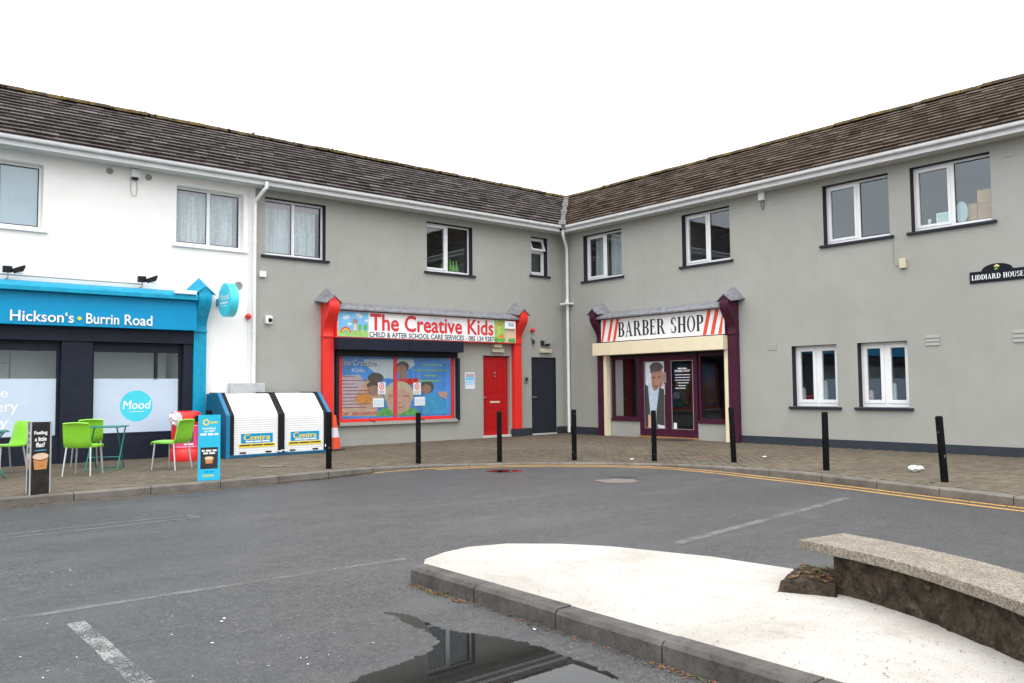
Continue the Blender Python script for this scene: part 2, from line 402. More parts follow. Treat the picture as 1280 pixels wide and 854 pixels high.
# worn painted lines: paint broken by the chippings below it
def mat_marking(name, col, wear, soft=.05):
    m, nt, b = principled(name, col, .6, .4); v = objvec(nt)
    n = mathn(nt, 'ADD', mathn(nt, 'MULTIPLY', nz(nt, 75, 4, .7, v), .55), mathn(nt, 'MULTIPLY', nz(nt, 3.5, 5, .65, v), .45))
    nt.links.new(ramp(nt, n, wear-soft, wear+soft, 1, 0), b.inputs['Alpha'])
    return m
M['white_line'] = mat_marking('worn_white_line', (.125, .125, .122), .54, .09)
M['white_bay'] = mat_marking('bay_line', (.24, .24, .235), .485, .05)
M['faint_line'] = mat_marking('faint_line', (.125, .125, .125), .56, .10)
M['yellow_line'] = mat_marking('yellow_line', (.46, .25, .055), .60, .06)

m = bpy.data.materials.new('puddle_water'); m.use_nodes = True; nt = m.node_tree; nt.nodes.clear()
fr = schlick(nt, .05)
tr = nt.nodes.new('ShaderNodeBsdfTransparent'); tr.inputs[0].default_value = (.42, .42, .41, 1)
gl = nt.nodes.new('ShaderNodeBsdfGlossy'); gl.inputs['Roughness'].default_value = .012
mi = nt.nodes.new('ShaderNodeMixShader'); nt.links.new(fr, mi.inputs[0]); nt.links.new(tr.outputs[0], mi.inputs[1]); nt.links.new(gl.outputs[0], mi.inputs[2])
o_ = nt.nodes.new('ShaderNodeOutputMaterial'); nt.links.new(mi.outputs[0], o_.inputs[0]); M['water'] = m

m, nt, b = principled('paver', (.11, .1, .09), .8, .3); v = objvec(nt)
at = nt.nodes.new('ShaderNodeAttribute'); at.attribute_name = 'tint'
c = mixc(nt, at.outputs['Fac'], (.110, .089, .061), (.162, .133, .093))
c = mixc(nt, ramp(nt, nz(nt, .6, 5, .6, v, .5), .4, .65, 0, .5), c, (.092, .078, .061))
c = mixc(nt, ramp(nt, nz(nt, 5, 6, .75, v), .50, .72, 0, .75), c, (.062, .050, .037))
c = mixc(nt, ramp(nt, nz(nt, 2.1, 4, .6, v), .60, .75, 0, .3), c, (.18, .135, .075))
nt.links.new(c, b.inputs['Base Color']); bump(nt, b, nz(nt, 70, 4, .7, v), .4, .004); M['paver'] = m
M['joint'] = mat_plain('paver_joint', (.095, .083, .066), .9, .3, scale=6)

m, nt, b = principled('kerb_concrete', (.15, .15, .14), .85, .3); v = objvec(nt)
c = mixc(nt, ramp(nt, nz(nt, 2.5, 6, .7, v), .35, .68, 0, 1), (.105, .095, .080), (.190, .176, .154))
c = mixc(nt, ramp(nt, nz(nt, 30, 4, .7, v), .58, .72, 0, .6), c, (.045, .043, .038))
nt.links.new(c, b.inputs['Base Color']); bump(nt, b, nz(nt, 45, 5, .7, v), .5, .006); M['kerb'] = m
m, nt, b = principled('kerb_dirty', (.1, .1, .1), .85, .3); v = objvec(nt)
c = mixc(nt, ramp(nt, nz(nt, 3.5, 7, .75, v), .35, .65, 0, 1), (.052, .047, .042), (.115, .108, .098))
c = mixc(nt, ramp(nt, nz(nt, 26, 5, .7, v), .56, .70, 0, .7), c, (.026, .024, .02))
nt.links.new(c, b.inputs['Base Color']); bump(nt, b, nz(nt, 40, 6, .75, v), .8, .008); M['kerb_dirty'] = m
m, nt, b = principled('island_concrete', (.4, .38, .34), .8, .3); v = objvec(nt)
vo = nt.nodes.new('ShaderNodeTexVoronoi'); vo.inputs['Scale'].default_value = 150; nt.links.new(v, vo.inputs['Vector'])
sepc = nt.nodes.new('ShaderNodeSeparateColor'); nt.links.new(vo.outputs['Color'], sepc.inputs[0])
c = mixc(nt, ramp(nt, nz(nt, 1.1, 6, .65, v, .5), .42, .66, 0, 1), (.43, .41, .375), (.335, .31, .275))
c = mixc(nt, ramp(nt, sepc.outputs[0], .93, .96, 0, .6), c, (.16, .12, .085))
c = mixc(nt, ramp(nt, nz(nt, 2.4, 8, .75, v), .55, .72, 0, .6), c, (.23, .20, .16))
nt.links.new(c, b.inputs['Base Color']); bump(nt, b, nz(nt, 80, 4, .7, v), .5, .004); M['island'] = m
m, nt, b = principled('mossy_wall', (.05, .035, .025), .9, .2); v = objvec(nt)
c = mixc(nt, ramp(nt, nz(nt, 12, 8, .75, v, .6), .40, .60, 0, 1), (.020, .015, .010), (.070, .052, .036))
c = mixc(nt, ramp(nt, nz(nt, 16, 8, .75, v), .58, .68, 0, .8), c, (.21, .175, .13))
c = mixc(nt, ramp(nt, nz(nt, 16, 5, .7, v), .60, .74, 0, .7), c, (.07, .035, .012))
nt.links.new(c, b.inputs['Base Color']); bump(nt, b, nz(nt, 22, 6, .75, v), .9, .02); M['mossy'] = m
m, nt, b = principled('coping_aggregate', (.25, .22, .19), .85, .3); v = objvec(nt)
vo = nt.nodes.new('ShaderNodeTexVoronoi'); vo.inputs['Scale'].default_value = 120; nt.links.new(v, vo.inputs['Vector'])
sepc = nt.nodes.new('ShaderNodeSeparateColor'); nt.links.new(vo.outputs['Color'], sepc.inputs[0])
c = mixc(nt, sepc.outputs[0], (.115, .095, .073), (.34, .30, .245))
c = mixc(nt, ramp(nt, nz(nt, 6, 6, .7, v), .45, .7, 0, .6), c, (.125, .10, .075))
c = mixc(nt, ramp(nt, nz(nt, 4, 4, .7, objvec(nt, (1, 1, 1))), .62, .75, 0, .6), c, (.11, .10, .035))
nt.links.new(c, b.inputs['Base Color']); bump(nt, b, mathn(nt, 'MULTIPLY', vo.outputs['Distance'], -1), .7, .006); M['coping'] = m

# ================================================================== GROUND
ROAD_Z = -0.10
mb = MB(); mb.quad((-400, -400, ROAD_Z), (400, -400, ROAD_Z), (400, 400, ROAD_Z), (-400, 400, ROAD_Z))
tag(mb.build('road', M['asphalt']), 'damp grey asphalt of the car park', None, None, 'structure')

# kerb line: outer top edge with its height (it dips across the corner)
KN = np.array([(-22,-4.95,0),(-14.1,-4.95,0),(-12.3,-4.95,0),(-11.2,-4.93,0),(-10.4,-4.86,0),(-9.72,-4.74,-.005),(-8.9,-4.60,-.025),(-7.95,-4.62,-.05),(-7.1,-4.87,-.068),
  (-6.32,-5.28,-.072),(-5.7,-5.84,-.072),(-5.13,-6.5,-.072),(-4.75,-7.25,-.065),(-4.62,-8.1,-.045),(-4.68,-8.9,-.018),(-4.80,-9.6,0),(-5.0,-10.86,0),(-5.3,-12.17,0),(-5.5,-13.13,0),(-6.0,-16,0),(-6.6,-19,0),(-7.2,-22,0)])
def catmull(P, n=10):
    out = []
    for i in range(len(P)-1):
        p0, p1, p2, p3 = P[max(i-1, 0)], P[i], P[i+1], P[min(i+2, len(P)-1)]
        for k in range(n):
            t = k/n; out.append(.5*((2*p1)+(-p0+p2)*t+(2*p0-5*p1+4*p2-p3)*t*t+(-p0+3*p1-3*p2+p3)*t**3))
    out.append(P[-1]); return np.array(out)
KC = catmull(KN, 12)
kd = np.concatenate([[0], np.cumsum(np.linalg.norm(np.diff(KC[:, :2], axis=0), axis=1))])
def kerb_at(s, off=0.0):
    p = np.array([np.interp(s, kd, KC[:, i]) for i in range(3)])
    q = np.array([np.interp(s+.05, kd, KC[:, i])-np.interp(s-.05, kd, KC[:, i]) for i in range(2)]); q /= np.linalg.norm(q)+1e-9
    return p+np.array([-q[1]*off, q[0]*off, 0])          # off > 0: towards the shops
def pav_z(x, y):
    d2 = (KC[:, 0]-x)**2+(KC[:, 1]-y)**2; i = int(np.argmin(d2)); d = math.sqrt(d2[i])
    t = max(0, 1-d/2.6); return float(KC[i, 2]*t*t*(3-2*t))

# pavement bed under the paving blocks
S0, S1 = kd[0], kd[-1]
iA = np.interp(-7.5, KC[:80, 0], kd[:80]); jR = [i for i in range(len(KC)) if KC[i, 1] > -8.5][-1]; iB = kd[jR]
def wall_pt(s):
    p = kerb_at(s)
    if s <= iA: return np.array([p[0], 0.03])
    if s >= iB: return np.array([0.03, p[1]])
    t = (s-iA)/(iB-iA)*16.0
    return np.array([-7.5+t, .03]) if t < 7.5 else np.array([.03, -(t-7.5)])
ss = list(np.linspace(S0, S1, 150)); rows = 18; P = []
for s in ss:
    a = kerb_at(s, .13); w_ = wall_pt(s)
    for k in range(rows+1):
        q = a[:2]+(w_-a[:2])*k/rows; P.append((q[0], q[1], pav_z(q[0], q[1])-.006))
F = [(i*(rows+1)+k, (i+1)*(rows+1)+k, (i+1)*(rows+1)+k+1, i*(rows+1)+k+1) for i in range(len(ss)-1) for k in range(rows)]
mb = MB(); mb.add(P, F)
pavement = tag(mb.build('pavement', M['joint'], smooth=True), 'block paved footpath in front of the shops', None, None, 'structure')
# paving blocks
def inside(x, y):
    if x > -.01 or y > -.01: return False
    d2 = (KC[:, 0]-x)**2+(KC[:, 1]-y)**2; i = min(max(int(np.argmin(d2)), 1), len(KC)-2)
    t = KC[i+1, :2]-KC[i-1, :2]; n = np.array([-t[1], t[0]])/np.linalg.norm(t)
    return (np.array([x, y])-KC[i, :2])@n > .22
mb = MB(); bw, bd = .205, .103; g = .005
for j in range(0, 160):
    y = -.05-j*bd
    for i in range(0, 88):
        x = -.10-i*bw-(bw/2 if j % 2 else 0)
        if y < -14.8 or x < -16.5: continue
        if x < -6.8 and y < -5.2: continue
        if not inside(x, y): continue
        z = pav_z(x, y)+random.uniform(-.0022, .0022); tx, ty = random.uniform(-.006, .006), random.uniform(-.01, .01)
        a, b2 = bw/2-g/2, bd/2-g/2
        if x+a > -.003: a = -.003-x
        top = [(x-a, y-b2, z-tx*a-ty*b2), (x+a, y-b2, z+tx*a-ty*b2), (x+a, y+b2, z+tx*a+ty*b2), (x-a, y+b2, z-tx*a+ty*b2)]
        bot = [(p[0], p[1], z-.03) for p in top]
        mb.add(top+bot, [(0,1,2,3),(0,4,5,1),(1,5,6,2),(2,6,7,3),(3,7,4,0)], 0, random.random()**1.3)
pb = mb.build('paving_blocks', M['paver'], pavement, tint=True, fix=False); pb['kind'] = 'stuff'

# kerb stones
kerb = bpy.data.objects.new('kerb', None); COL.objects.link(kerb); kerb['kind'] = 'structure'; kerb['label'] = 'grey concrete kerb along the footpath, dropped at the corner'
def kerb_stone(s0, s1, fn, base, parent, wd=.14, ch=.018, mat='kerb'):
    mb = MB(); n = 4; prof = [(0, base), (0, -ch), (ch, 0), (wd, 0), (wd, base)]
    P = []; 
    jz = random.uniform(-.003, .003)
    for k in range(n):
        s = s0+(s1-s0)*k/(n-1); c0 = fn(s, 0); c1 = fn(s, 1.0)
        d = (c1-c0)[:2]
        for (o, z) in prof:
            zz = base if z == base else c0[2]+z+jz+.004
            P.append((c0[0]+d[0]*o, c0[1]+d[1]*o, zz))
    F = []
    for k in range(n-1):
        for e in range(4): F.append((k*5+e, (k+1)*5+e, (k+1)*5+e+1, k*5+e+1))
    F += [tuple(range(5)), tuple(range((n-1)*5, n*5))[::-1]]
    mb.add(P, F); return mb.build('kerb_stone', M[mat], parent)
s = S0+5.0
while s < S1-4:
    L_ = .92*random.uniform(.97, 1.03); kerb_stone(s, s+L_-.012, kerb_at, ROAD_Z-.05, kerb); s += L_

# painted lines on the road
def ribbon(name, pts, width, mat, label, z=ROAD_Z+.0018, dash=None):
    pts = [np.array(p[:2]) for p in pts]; A = []; B = []
    for i, p in enumerate(pts):
        t = pts[min(i+1, len(pts)-1)]-pts[max(i-1, 0)]; t = t/np.linalg.norm(t); n = np.array([-t[1], t[0]])*width/2
        A.append(tuple(p+n)); B.append(tuple(p-n))
    mb = MB(); n = len(A)
    mb.add([(*a, z) for a in A]+[(*b, z) for b in B], [(i, i+1, n+i+1, n+i) for i in range(n-1)])
    return tag(mb.build(name, mat), label, None, None, 'structure')
sy0 = np.interp(-8.9, KC[:100, 0], kd[:100])
for o, nm in ((-.10, 'yellow line against the kerb'), (-.33, 'yellow line farther out from the kerb')):
    ribbon('yellow_line', [kerb_at(q, o) for q in np.linspace(sy0-(0 if o > -.2 else -1.2), S1-2, 90)], .085, M['yellow_line'], nm)
ribbon('yellow_line', [kerb_at(q, -.10) for q in np.linspace(S0+2, sy0-.02, 50)], .05, mat_marking('yellow_line_worn', (.30, .18, .06), .49), 'worn yellow line below the kerb of the blue shop')
def noisy(a, b, n=14, j=.008): return [(a[0]+(b[0]-a[0])*i/n+random.uniform(-j, j), a[1]+(b[1]-a[1])*i/n+random.uniform(-j, j)) for i in range(n+1)]
ribbon('white_line', noisy((-19, -10.45), (-12.10, -10.80), 30), .075, M['white_line'], 'long thin white line running to the island tip')
ribbon('white_line', noisy((-14.55, -11.02), (-14.56, -15)), .10, M['white_bay'], 'short worn white bay line')
ribbon('white_line', noisy((-10.0, -11.88), (-6.15, -11.44)), .11, M['white_line'], 'white bay line between island and yellow lines')
ribbon('white_line', noisy((-19, -7.19), (-12.66, -7.19), 20), .05, M['faint_line'], 'faint inner white line of a worn bay')
ribbon('white_line', noisy((-19, -7.42), (-12.60, -7.42), 20), .05, M['faint_line'], 'faint outer white line of a worn bay')
ribbon('white_line', [(-12.66, -7.17), (-12.58, -7.44)], .05, M['faint_line'], 'faint end stroke of a worn bay')

# puddles
def puddle(name, pts, label, jit=.012):
    P = [np.array(G(*p, ROAD_Z)) for p in pts]; out = []; ph = random.uniform(0, 9)
    for i in range(len(P)):
        a, b_ = P[i], P[(i+1) % len(P)]; n = max(2, int(np.linalg.norm(b_-a)/.012)); t = (b_-a)/np.linalg.norm(b_-a)
        for k in range(n):
            q = a+(b_-a)*k/n; e = min(k, n-k)/n; o = random.gauss(0, jit)*min(1, e*6+.2)+.03*math.sin(e*9+ph+i)*e
            out.append((q[0]-t[1]*o, q[1]+t[0]*o, ROAD_Z+.003))
    mb = MB(); mb.add(out, [tuple(range(len(out)))])
    ob = mb.build(name, M['water'], fix=False); bm = bmesh.new(); bm.from_mesh(ob.data); bmesh.ops.triangulate(bm, faces=bm.faces, ngon_method='BEAUTY'); bm.to_mesh(ob.data); bm.free()
    return tag(ob, label, None, None, 'structure')
puddle('puddle', [(478,765),(512,769),(546,784),(566,789),(600,793),(640,800),(672,808),(700,819),(738,831),(766,844),(790,858),(830,905),(700,980),(520,960),(410,905),(420,860),(462,842),(505,828),(538,815),(551,802),(540,793),(514,781)], 'wide shallow puddle beside the island kerb', .007)
puddle('puddle', [(606,589.2),(620,587.6),(640,587.2),(655,588.8),(640,590.6),(622,591.0)], 'small puddle near the dropped kerb', .01)

puddle('puddle', [(318,604.6),(352,601.8),(392,598.4),(430,594.6),(462,590.8),(470,591.0),(440,595.4),(400,600.2),(372,602.0),(350,604.6)], 'narrow puddle in the gutter before the trolley store', .012)
# traffic island
IE = [(-12.505,-11.47),(-12.25,-11.31),(-12.0,-11.2),(-11.72,-11.15),(-11.4,-11.26),(-11.09,-11.56),(-10.87,-11.9),(-10.74,-12.28),(-10.6,-12.7),(-10.52,-13.38),(-10.47,-13.7),(-10.35,-14.4),(-10.3,-15.4),(-10.3,-17),(-10.35,-21),(-12.505,-21)]
mb = MB(); cx, cy = -11.5, -13.5
ring = []
for i in range(len(IE)):
    a, b_ = IE[i], IE[(i+1) % len(IE)]; n = max(1, int(math.hypot(b_[0]-a[0], b_[1]-a[1])/.2))
    for k in range(n): ring.append((a[0]+(b_[0]-a[0])*k/n, a[1]+(b_[1]-a[1])*k/n))
ring = [(x if x > -12.4 else -12.37, y) for x, y in ring]
n = len(ring)
mb.add([(x, y, -.004+.012*math.sin(x*5+y*3)*0) for x, y in ring]+[(x, y, ROAD_Z-.03) for x, y in ring], [tuple(range(n))]+[(i, (i+1) % n, n+(i+1) % n, n+i) for i in range(n)])
island = tag(mb.build('traffic_island', M['island']), 'pale concrete traffic island with a kerb on one side', None, None, 'structure')
ys = -11.50
ends = [-11.50, -12.25, -13.02, -13.80, -14.60, -15.40, -16.2, -17.0, -17.8]
for i in range(len(ends)-1):
    fn = lambda s_, o: np.array([-12.505+o, s_, 0.004])
    kerb_stone(ends[i]-.005, ends[i+1]+.005, fn, ROAD_Z-.05, island, wd=.135, ch=.022, mat='kerb_dirty')

# low curved wall with coping on the island
wall = thing('low_wall', (-11.1, -14.3, 0), 'low curved mossy wall with speckled stone coping on the island', 'wall')
FR = np.array([(-10.94,-13.63),(-11.00,-13.93),(-11.08,-14.22),(-11.19,-14.48),(-11.32,-14.72),(-11.45,-14.93),(-11.60,-15.13),(-11.82,-15.37),(-12.05,-15.58),(-12.28,-15.75)])
FR = catmull(FR, 4)
TN = np.gradient(FR, axis=0); TN /= np.linalg.norm(TN, axis=1)[:, None]; NB = np.stack([-TN[:, 1], TN[:, 0]], 1)     # away from the viewer side
if NB[0] @ np.array([1, 0]) < 0: NB = -NB
BK = FR+NB*.43
def slab(name, a, b_, z0, z1, mat, par, i0=0, jit=0, bevel=0):
    mb = MB(); n = len(a)-i0; P = []
    for i in range(i0, len(a)):
        j = lambda: random.uniform(-jit, jit)
        P += [(a[i][0]+j(), a[i][1]+j(), z0), (a[i][0]+j(), a[i][1]+j(), z1), (b_[i][0]+j(), b_[i][1]+j(), z1), (b_[i][0]+j(), b_[i][1]+j(), z0)]
    F = [(k*4+e, (k+1)*4+e, (k+1)*4+(e+1) % 4, k*4+(e+1) % 4) for k in range(n-1) for e in range(4)]+[(0,1,2,3), tuple(range((n-1)*4, n*4))[::-1]]
    mb.add(P, F); return mb.build(name, mat, par, bevel=bevel)
slab('coping', FR, BK, .232, .292, M['coping'], wall, 0, .003, .006)
i0 = 3
from mathutils import noise as mnoise
A = FR[i0:]+NB[i0:]*.055; fine = []
for k in range(len(A)-1):
    for q in range(5): fine.append(A[k]+(A[k+1]-A[k])*q/5)
fine.append(A[-1]); fine = np.array(fine); nf = np.gradient(fine, axis=0); nf /= np.linalg.norm(nf, axis=1)[:, None]; nf = np.stack([-nf[:, 1], nf[:, 0]], 1)
if nf[0] @ NB[i0] < 0: nf = -nf
mb = MB(); P = []; RZ = 12
for k, p in enumerate(fine):
    for q in range(RZ):
        z = -.004+.2355*q/(RZ-1); e = mnoise.fractal(Vector((p[0]*9, p[1]*9, z*9)), .9, 2.2, 5)*.014+max(0, mnoise.noise(Vector((p[0]*5, p[1]*5, 7))))*.05*(1-q/(RZ-1))**3
        P.append((p[0]-nf[k][0]*e, p[1]-nf[k][1]*e, z))
    P.append((p[0]+nf[k][0]*.31, p[1]+nf[k][1]*.31, .2315)); P.append((p[0]+nf[k][0]*.31, p[1]+nf[k][1]*.31, -.004))
R2 = RZ+2
mb.add(P, [(k*R2+q, (k+1)*R2+q, (k+1)*R2+q+1, k*R2+q+1) for k in range(len(fine)-1) for q in range(R2-1)]+[tuple(range(R2)), tuple(range((len(fine)-1)*R2, len(fine)*R2))[::-1]])
mb.build('wall_body', M['mossy'], wall, smooth=True)
blk = np.array([G(972, 739), G(1046, 746), G(1052, 724), G(1002, 716)])
mb = MB(); NB_ = 26; P = []
for a in range(NB_+1):
    for b2 in range(NB_+1):
        s_, t_ = a/NB_, b2/NB_; q = blk[0]*(1-s_)*(1-t_)+blk[1]*s_*(1-t_)+blk[2]*s_*t_+blk[3]*(1-s_)*t_
        ed = min(s_, 1-s_, t_, 1-t_); z = .066*min(1, ed*24)**.5+mnoise.fractal(Vector((q[0]*14, q[1]*14, 3)), .9, 2.2, 4)*.012*(ed > 0)
        o2 = mnoise.noise_vector(Vector((q[0]*11, q[1]*11, 5)))*.016
        P.append((q[0]+o2[0], q[1]+o2[1], max(-.002, z) if ed > 0 else -.004))
mb.add(P, [(a*(NB_+1)+b2, (a+1)*(NB_+1)+b2, (a+1)*(NB_+1)+b2+1, a*(NB_+1)+b2+1) for a in range(NB_) for b2 in range(NB_)])
block = tag(mb.build('stone_block', M['mossy'], smooth=True), 'mossy broken stone slab with leaves at the end of the low wall', 'stone')

# fallen leaves, moss and litter
def leaf(mb, x, y, z, s, m=0):
    a = random.uniform(0, 6.3); c, sn = math.cos(a), math.sin(a); t1, t2 = random.uniform(0, .5)*s, random.uniform(0, .5)*s
    pts = [(-s, 0, 0), (-.2*s, -.45*s, t1), (s, 0, t2), (-.2*s, .45*s, t1*.3)]
    mb.add([(x+p[0]*c-p[1]*sn, y+p[0]*sn+p[1]*c, z+.003+p[2]) for p in pts], [(0,1,2,3)], m)
mb = MB()
for k in range(900):                                # along the gutter of the footpath
    s_ = random.choice([random.uniform(S0+6, S0+13.5), random.uniform(kd[jR]+1.5, kd[jR]+6.5)])
    p = kerb_at(s_, -abs(random.gauss(.0, .07))-.015); leaf(mb, p[0], p[1], ROAD_Z+.004, random.uniform(.006, .020), random.choice([0, 0, 0, 1]))
for k in range(420):                                # along the island kerb
    y = random.choice([random.uniform(-11.55, -12.25), random.uniform(-13.75, -14.4), random.uniform(-11.5, -14.6)])
    leaf(mb, -12.53-abs(random.gauss(0, .028)), y, ROAD_Z, random.uniform(.006, .016), random.choice([0, 0, 1]))
tag(mb.build('fallen_leaves', [M['brown_leaf'], M['moss_leaf']], fix=False), 'brown leaf litter lying in the gutters', 'leaves', None, 'stuff')
mb = MB()
cxy = blk.mean(0)
for k in range(110):
    w4 = rng.dirichlet((1, 1, 1, 1)); q = (blk*w4[:, None]).sum(0)
    leaf(mb, q[0], q[1], .068+random.uniform(0, .006), random.uniform(.008, .03), random.choice([0, 0, 1, 1]))
tag(mb.build('dry_leaves', [M['brown_leaf'], M['moss_leaf']], fix=False), 'orange leaves and moss heaped on the stone slab', 'leaves', None, 'stuff')
mb = MB()
def tuft(x, y, z, n, h):
    for k in range(n):
        a = random.uniform(0, 6.3); l = h*random.uniform(.5, 1.1); bx_, by_ = x+random.gauss(0, .05), y+random.gauss(0, .02); w_ = .004
        dx, dy = math.cos(a)*l*.6, math.sin(a)*l*.6
        mb.add([(bx_-w_*math.sin(a), by_+w_*math.cos(a), z), (bx_+w_*math.sin(a), by_-w_*math.cos(a), z), (bx_+dx, by_+dy, z+l)], [(0, 1, 2)])
for (px, py, n_, h) in ((940,553.5,20,.05),(960,555,24,.06),(985,556,14,.04),(1040,559,12,.04),(1090,562,14,.04),(1205,568,18,.05),(1260,572,20,.05),(1165,604,40,.03),(1150,602,26,.02),(66,579.5,26,.06),(150,574,16,.05),(172,573,14,.05),(640,575.5,20,.02),(600,576,14,.02),(760,575,16,.02)):
    x, y = G(px, py, 0.0); tuft(max(min(x, -.01), -30), min(y, -.01), pav_z(x, y)-.004, n_, h)
for k in range(26): tuft(-12.52-random.uniform(0, .03), random.uniform(-11.55, -12.2), ROAD_Z, 5, .02)
tag(mb.build('weeds', M['moss_leaf'], fix=False), 'weeds and moss growing in the joints beside walls and kerbs', 'weeds', None, 'stuff')

def crumple(name, c, r, mat, label, cat, seed, sq=.55, grp=None):
    rs = random.Random(seed); bm = bmesh.new(); bmesh.ops.create_icosphere(bm, subdivisions=3, radius=1)
    offs = [Vector((rs.gauss(0, 1), rs.gauss(0, 1), rs.gauss(0, 1))).normalized() for _ in range(26)]
    for v_ in bm.verts:
        d = v_.co.normalized(); k = 1
        for o in offs: k -= .09*max(0, d.dot(o)-.72)/.28*rs.choice([1, 1, .6]); 
        for o in offs[:8]: k += .22*max(0, d.dot(o)-.8)/.2
        from mathutils import noise as mn_
        k *= 1+.35*mn_.noise(d*2.3+Vector((seed, 0, 0)))+.22*abs(mn_.noise(d*5.1+Vector((seed, 3, 0)))); v_.co = d*k
    zmin = min(v_.co.z for v_ in bm.verts)
    me = bpy.data.meshes.new(name)
    for v_ in bm.verts: v_.co = Vector((v_.co.x*r[0], v_.co.y*r[1], (v_.co.z-zmin)*r[2]*sq))
    bm.to_mesh(me); bm.free(); me.materials.append(mat)
    o = bpy.data.objects.new(name, me); COL.objects.link(o); o.location = c; return tag(o, label, cat, grp)
x, y = G(1143, 590); crumple('tissue', (x, y, pav_z(x, y)), (.10, .075, .08), M['paper'], 'larger crumpled white tissue on the paving by the leaning bollard', 'litter', 3)
x, y = G(1151, 588.5); crumple('tissue', (x+.02, y+.02, pav_z(x, y)), (.055, .05, .06), M['paper'], 'smaller crumpled white tissue beside the larger one', 'litter', 5)
x, y = G(956, 571); crumple('paper_scrap', (x, y, pav_z(x, y)), (.05, .03, .02), M['paper'], 'scrap of white paper on the paving right of the barber shop', 'litter', 8)
x, y = G(790, 573.5, -.04); crumple('paper_scrap', (x, y, pav_z(x, y)), (.04, .03, .02), M['paper'], 'scrap of white paper on the paving at the dropped kerb', 'litter', 9)
x, y = G(886, 585, ROAD_Z); crumple('paper_scrap', (x, y, ROAD_Z), (.08, .03, .02), M['paper'], 'flattened white paper in the gutter on the yellow lines', 'litter', 10)
mb = MB()
for k in range(40):
    px, py = random.uniform(20, 460), random.uniform(690, 850)
    x, y = G(px, py, ROAD_Z); leaf(mb, x, y, ROAD_Z+.001, random.uniform(.003, .008))
for (px, py) in ((277,778),(280,774),(335,834),(385,832),(411,820),(466,805),(60,840),(265,805),(690,775),(650,762),(668,788)):
    x, y = G(px, py, ROAD_Z); leaf(mb, x, y, ROAD_Z+.002, random.uniform(.008, .015))
tag(mb.build('paper_bits', M['paper'], fix=False), 'tiny pale scraps scattered over the asphalt', 'litter', None, 'stuff')
mb = MB()
for k in range(260):
    px, py = random.uniform(560, 1270), random.uniform(700, 850); x, y = G(px, py, 0)
    if x > -10.6 or x < -12.35: continue
    if x > -11.0 and y < -13.5: continue
    leaf(mb, x, y, .0, random.uniform(.004, .011))
tag(mb.build('grit', M['hair_brown'], fix=False), 'dark grit and twigs scattered over the island', 'grit', None, 'stuff')

# covers let into the ground
cv = thing('inspection_cover', (*G(880, 572.5), 0), 'rusty square inspection cover in a concrete surround in the paving', 'manhole cover')
c0 = G(880, 573, -.01); cz = pav_z(*c0)
a_ = [G(855, 573, cz), G(880, 576.5, cz), G(903, 572.5, cz), G(880, 569.3, cz)]
mb = MB(); mb.add([(x, y, cz+.010) for x, y in a_]+[(x, y, cz-.03) for x, y in a_], [(0,1,2,3)]+[(i, (i+1) % 4, 4+(i+1) % 4, 4+i) for i in range(4)])
mb.build('surround', M['kerb'], cv)
cc_ = np.mean(a_, 0); a2 = [tuple(cc_+(np.array(p)-cc_)*.72) for p in a_]
m_rust = mat_plain('rusty_iron', (.115, .062, .042), .8, .3, scale=12, bmp=.4)
mb = MB(); mb.add([(x, y, cz+.016) for x, y in a2]+[(x, y, cz) for x, y in a2], [(0,1,2,3)]+[(i, (i+1) % 4, 4+(i+1) % 4, 4+i) for i in range(4)])
mb.build('lid', m_rust, cv)
def patch(name, pts, mat, label, z, jit=.02):
    P = []
    for i in range(len(pts)):
        a, b_ = np.array(pts[i]), np.array(pts[(i+1) % len(pts)])
        for k in range(8): q = a+(b_-a)*k/8; P.append((q[0]+random.gauss(0, jit), q[1]+random.gauss(0, jit), z))
    mb = MB(); mb.add(P, [tuple(range(len(P)))]); return tag(mb.build(name, mat, fix=False), label, None, None, 'structure')
patch('asphalt_patch', [G(742, 601, ROAD_Z), G(765, 604.5, ROAD_Z), G(798, 603, ROAD_Z), G(792, 599.5, ROAD_Z), G(765, 598.8, ROAD_Z)], mat_plain('pink_patch', (.15, .115, .105), .8, .25, scale=20, bmp=.4), 'pinkish worn patch in the asphalt', ROAD_Z+.004)
patch('asphalt_patch', [G(758, 596.6, ROAD_Z), G(780, 597.4, ROAD_Z), G(798, 597.2, ROAD_Z), G(778, 595.6, ROAD_Z)], mat_plain('dark_patch', (.022, .022, .023), .6, .25, scale=20), 'dark narrow patch in the asphalt', ROAD_Z+.004)
patch('paving_patch', [G(312, 583.5), G(340, 584.5), G(362, 583), G(336, 581.5)], M['kerb'], 'pale concrete patch in the paving before the blue store', .006, .012)

# ================================================================== BUILDINGS
SPLIT = -8.95; ZW = 5.57
white_b = thing('white_building', (-12.0, 0, 0), 'white rendered two storey building over the blue shop', 'building')
grey_b = thing('grey_building', (0, 0, 0), 'grey rendered corner building over the nursery and barber shop', 'building')

def wall_sheet(F, u0, u1, v0, v1, holes, mat, parent, name='wall'):
    us = sorted({u0, u1, *[h for H in holes for h in H[:2]]}); vs_ = sorted({v0, v1, *[h for H in holes for h in H[2:4]]})
    mb = MB(F)
    for i in range(len(us)-1):
        for j in range(len(vs_)-1):
            cu, cv_ = (us[i]+us[i+1])/2, (vs_[j]+vs_[j+1])/2
            if any(H[0] < cu < H[1] and H[2] < cv_ < H[3] for H in holes): continue
            mb.quad((us[i], vs_[j], 0), (us[i+1], vs_[j], 0), (us[i+1], vs_[j+1], 0), (us[i], vs_[j+1], 0))
    bmx = mb.build(name, mat, parent, fix=False); return bmx

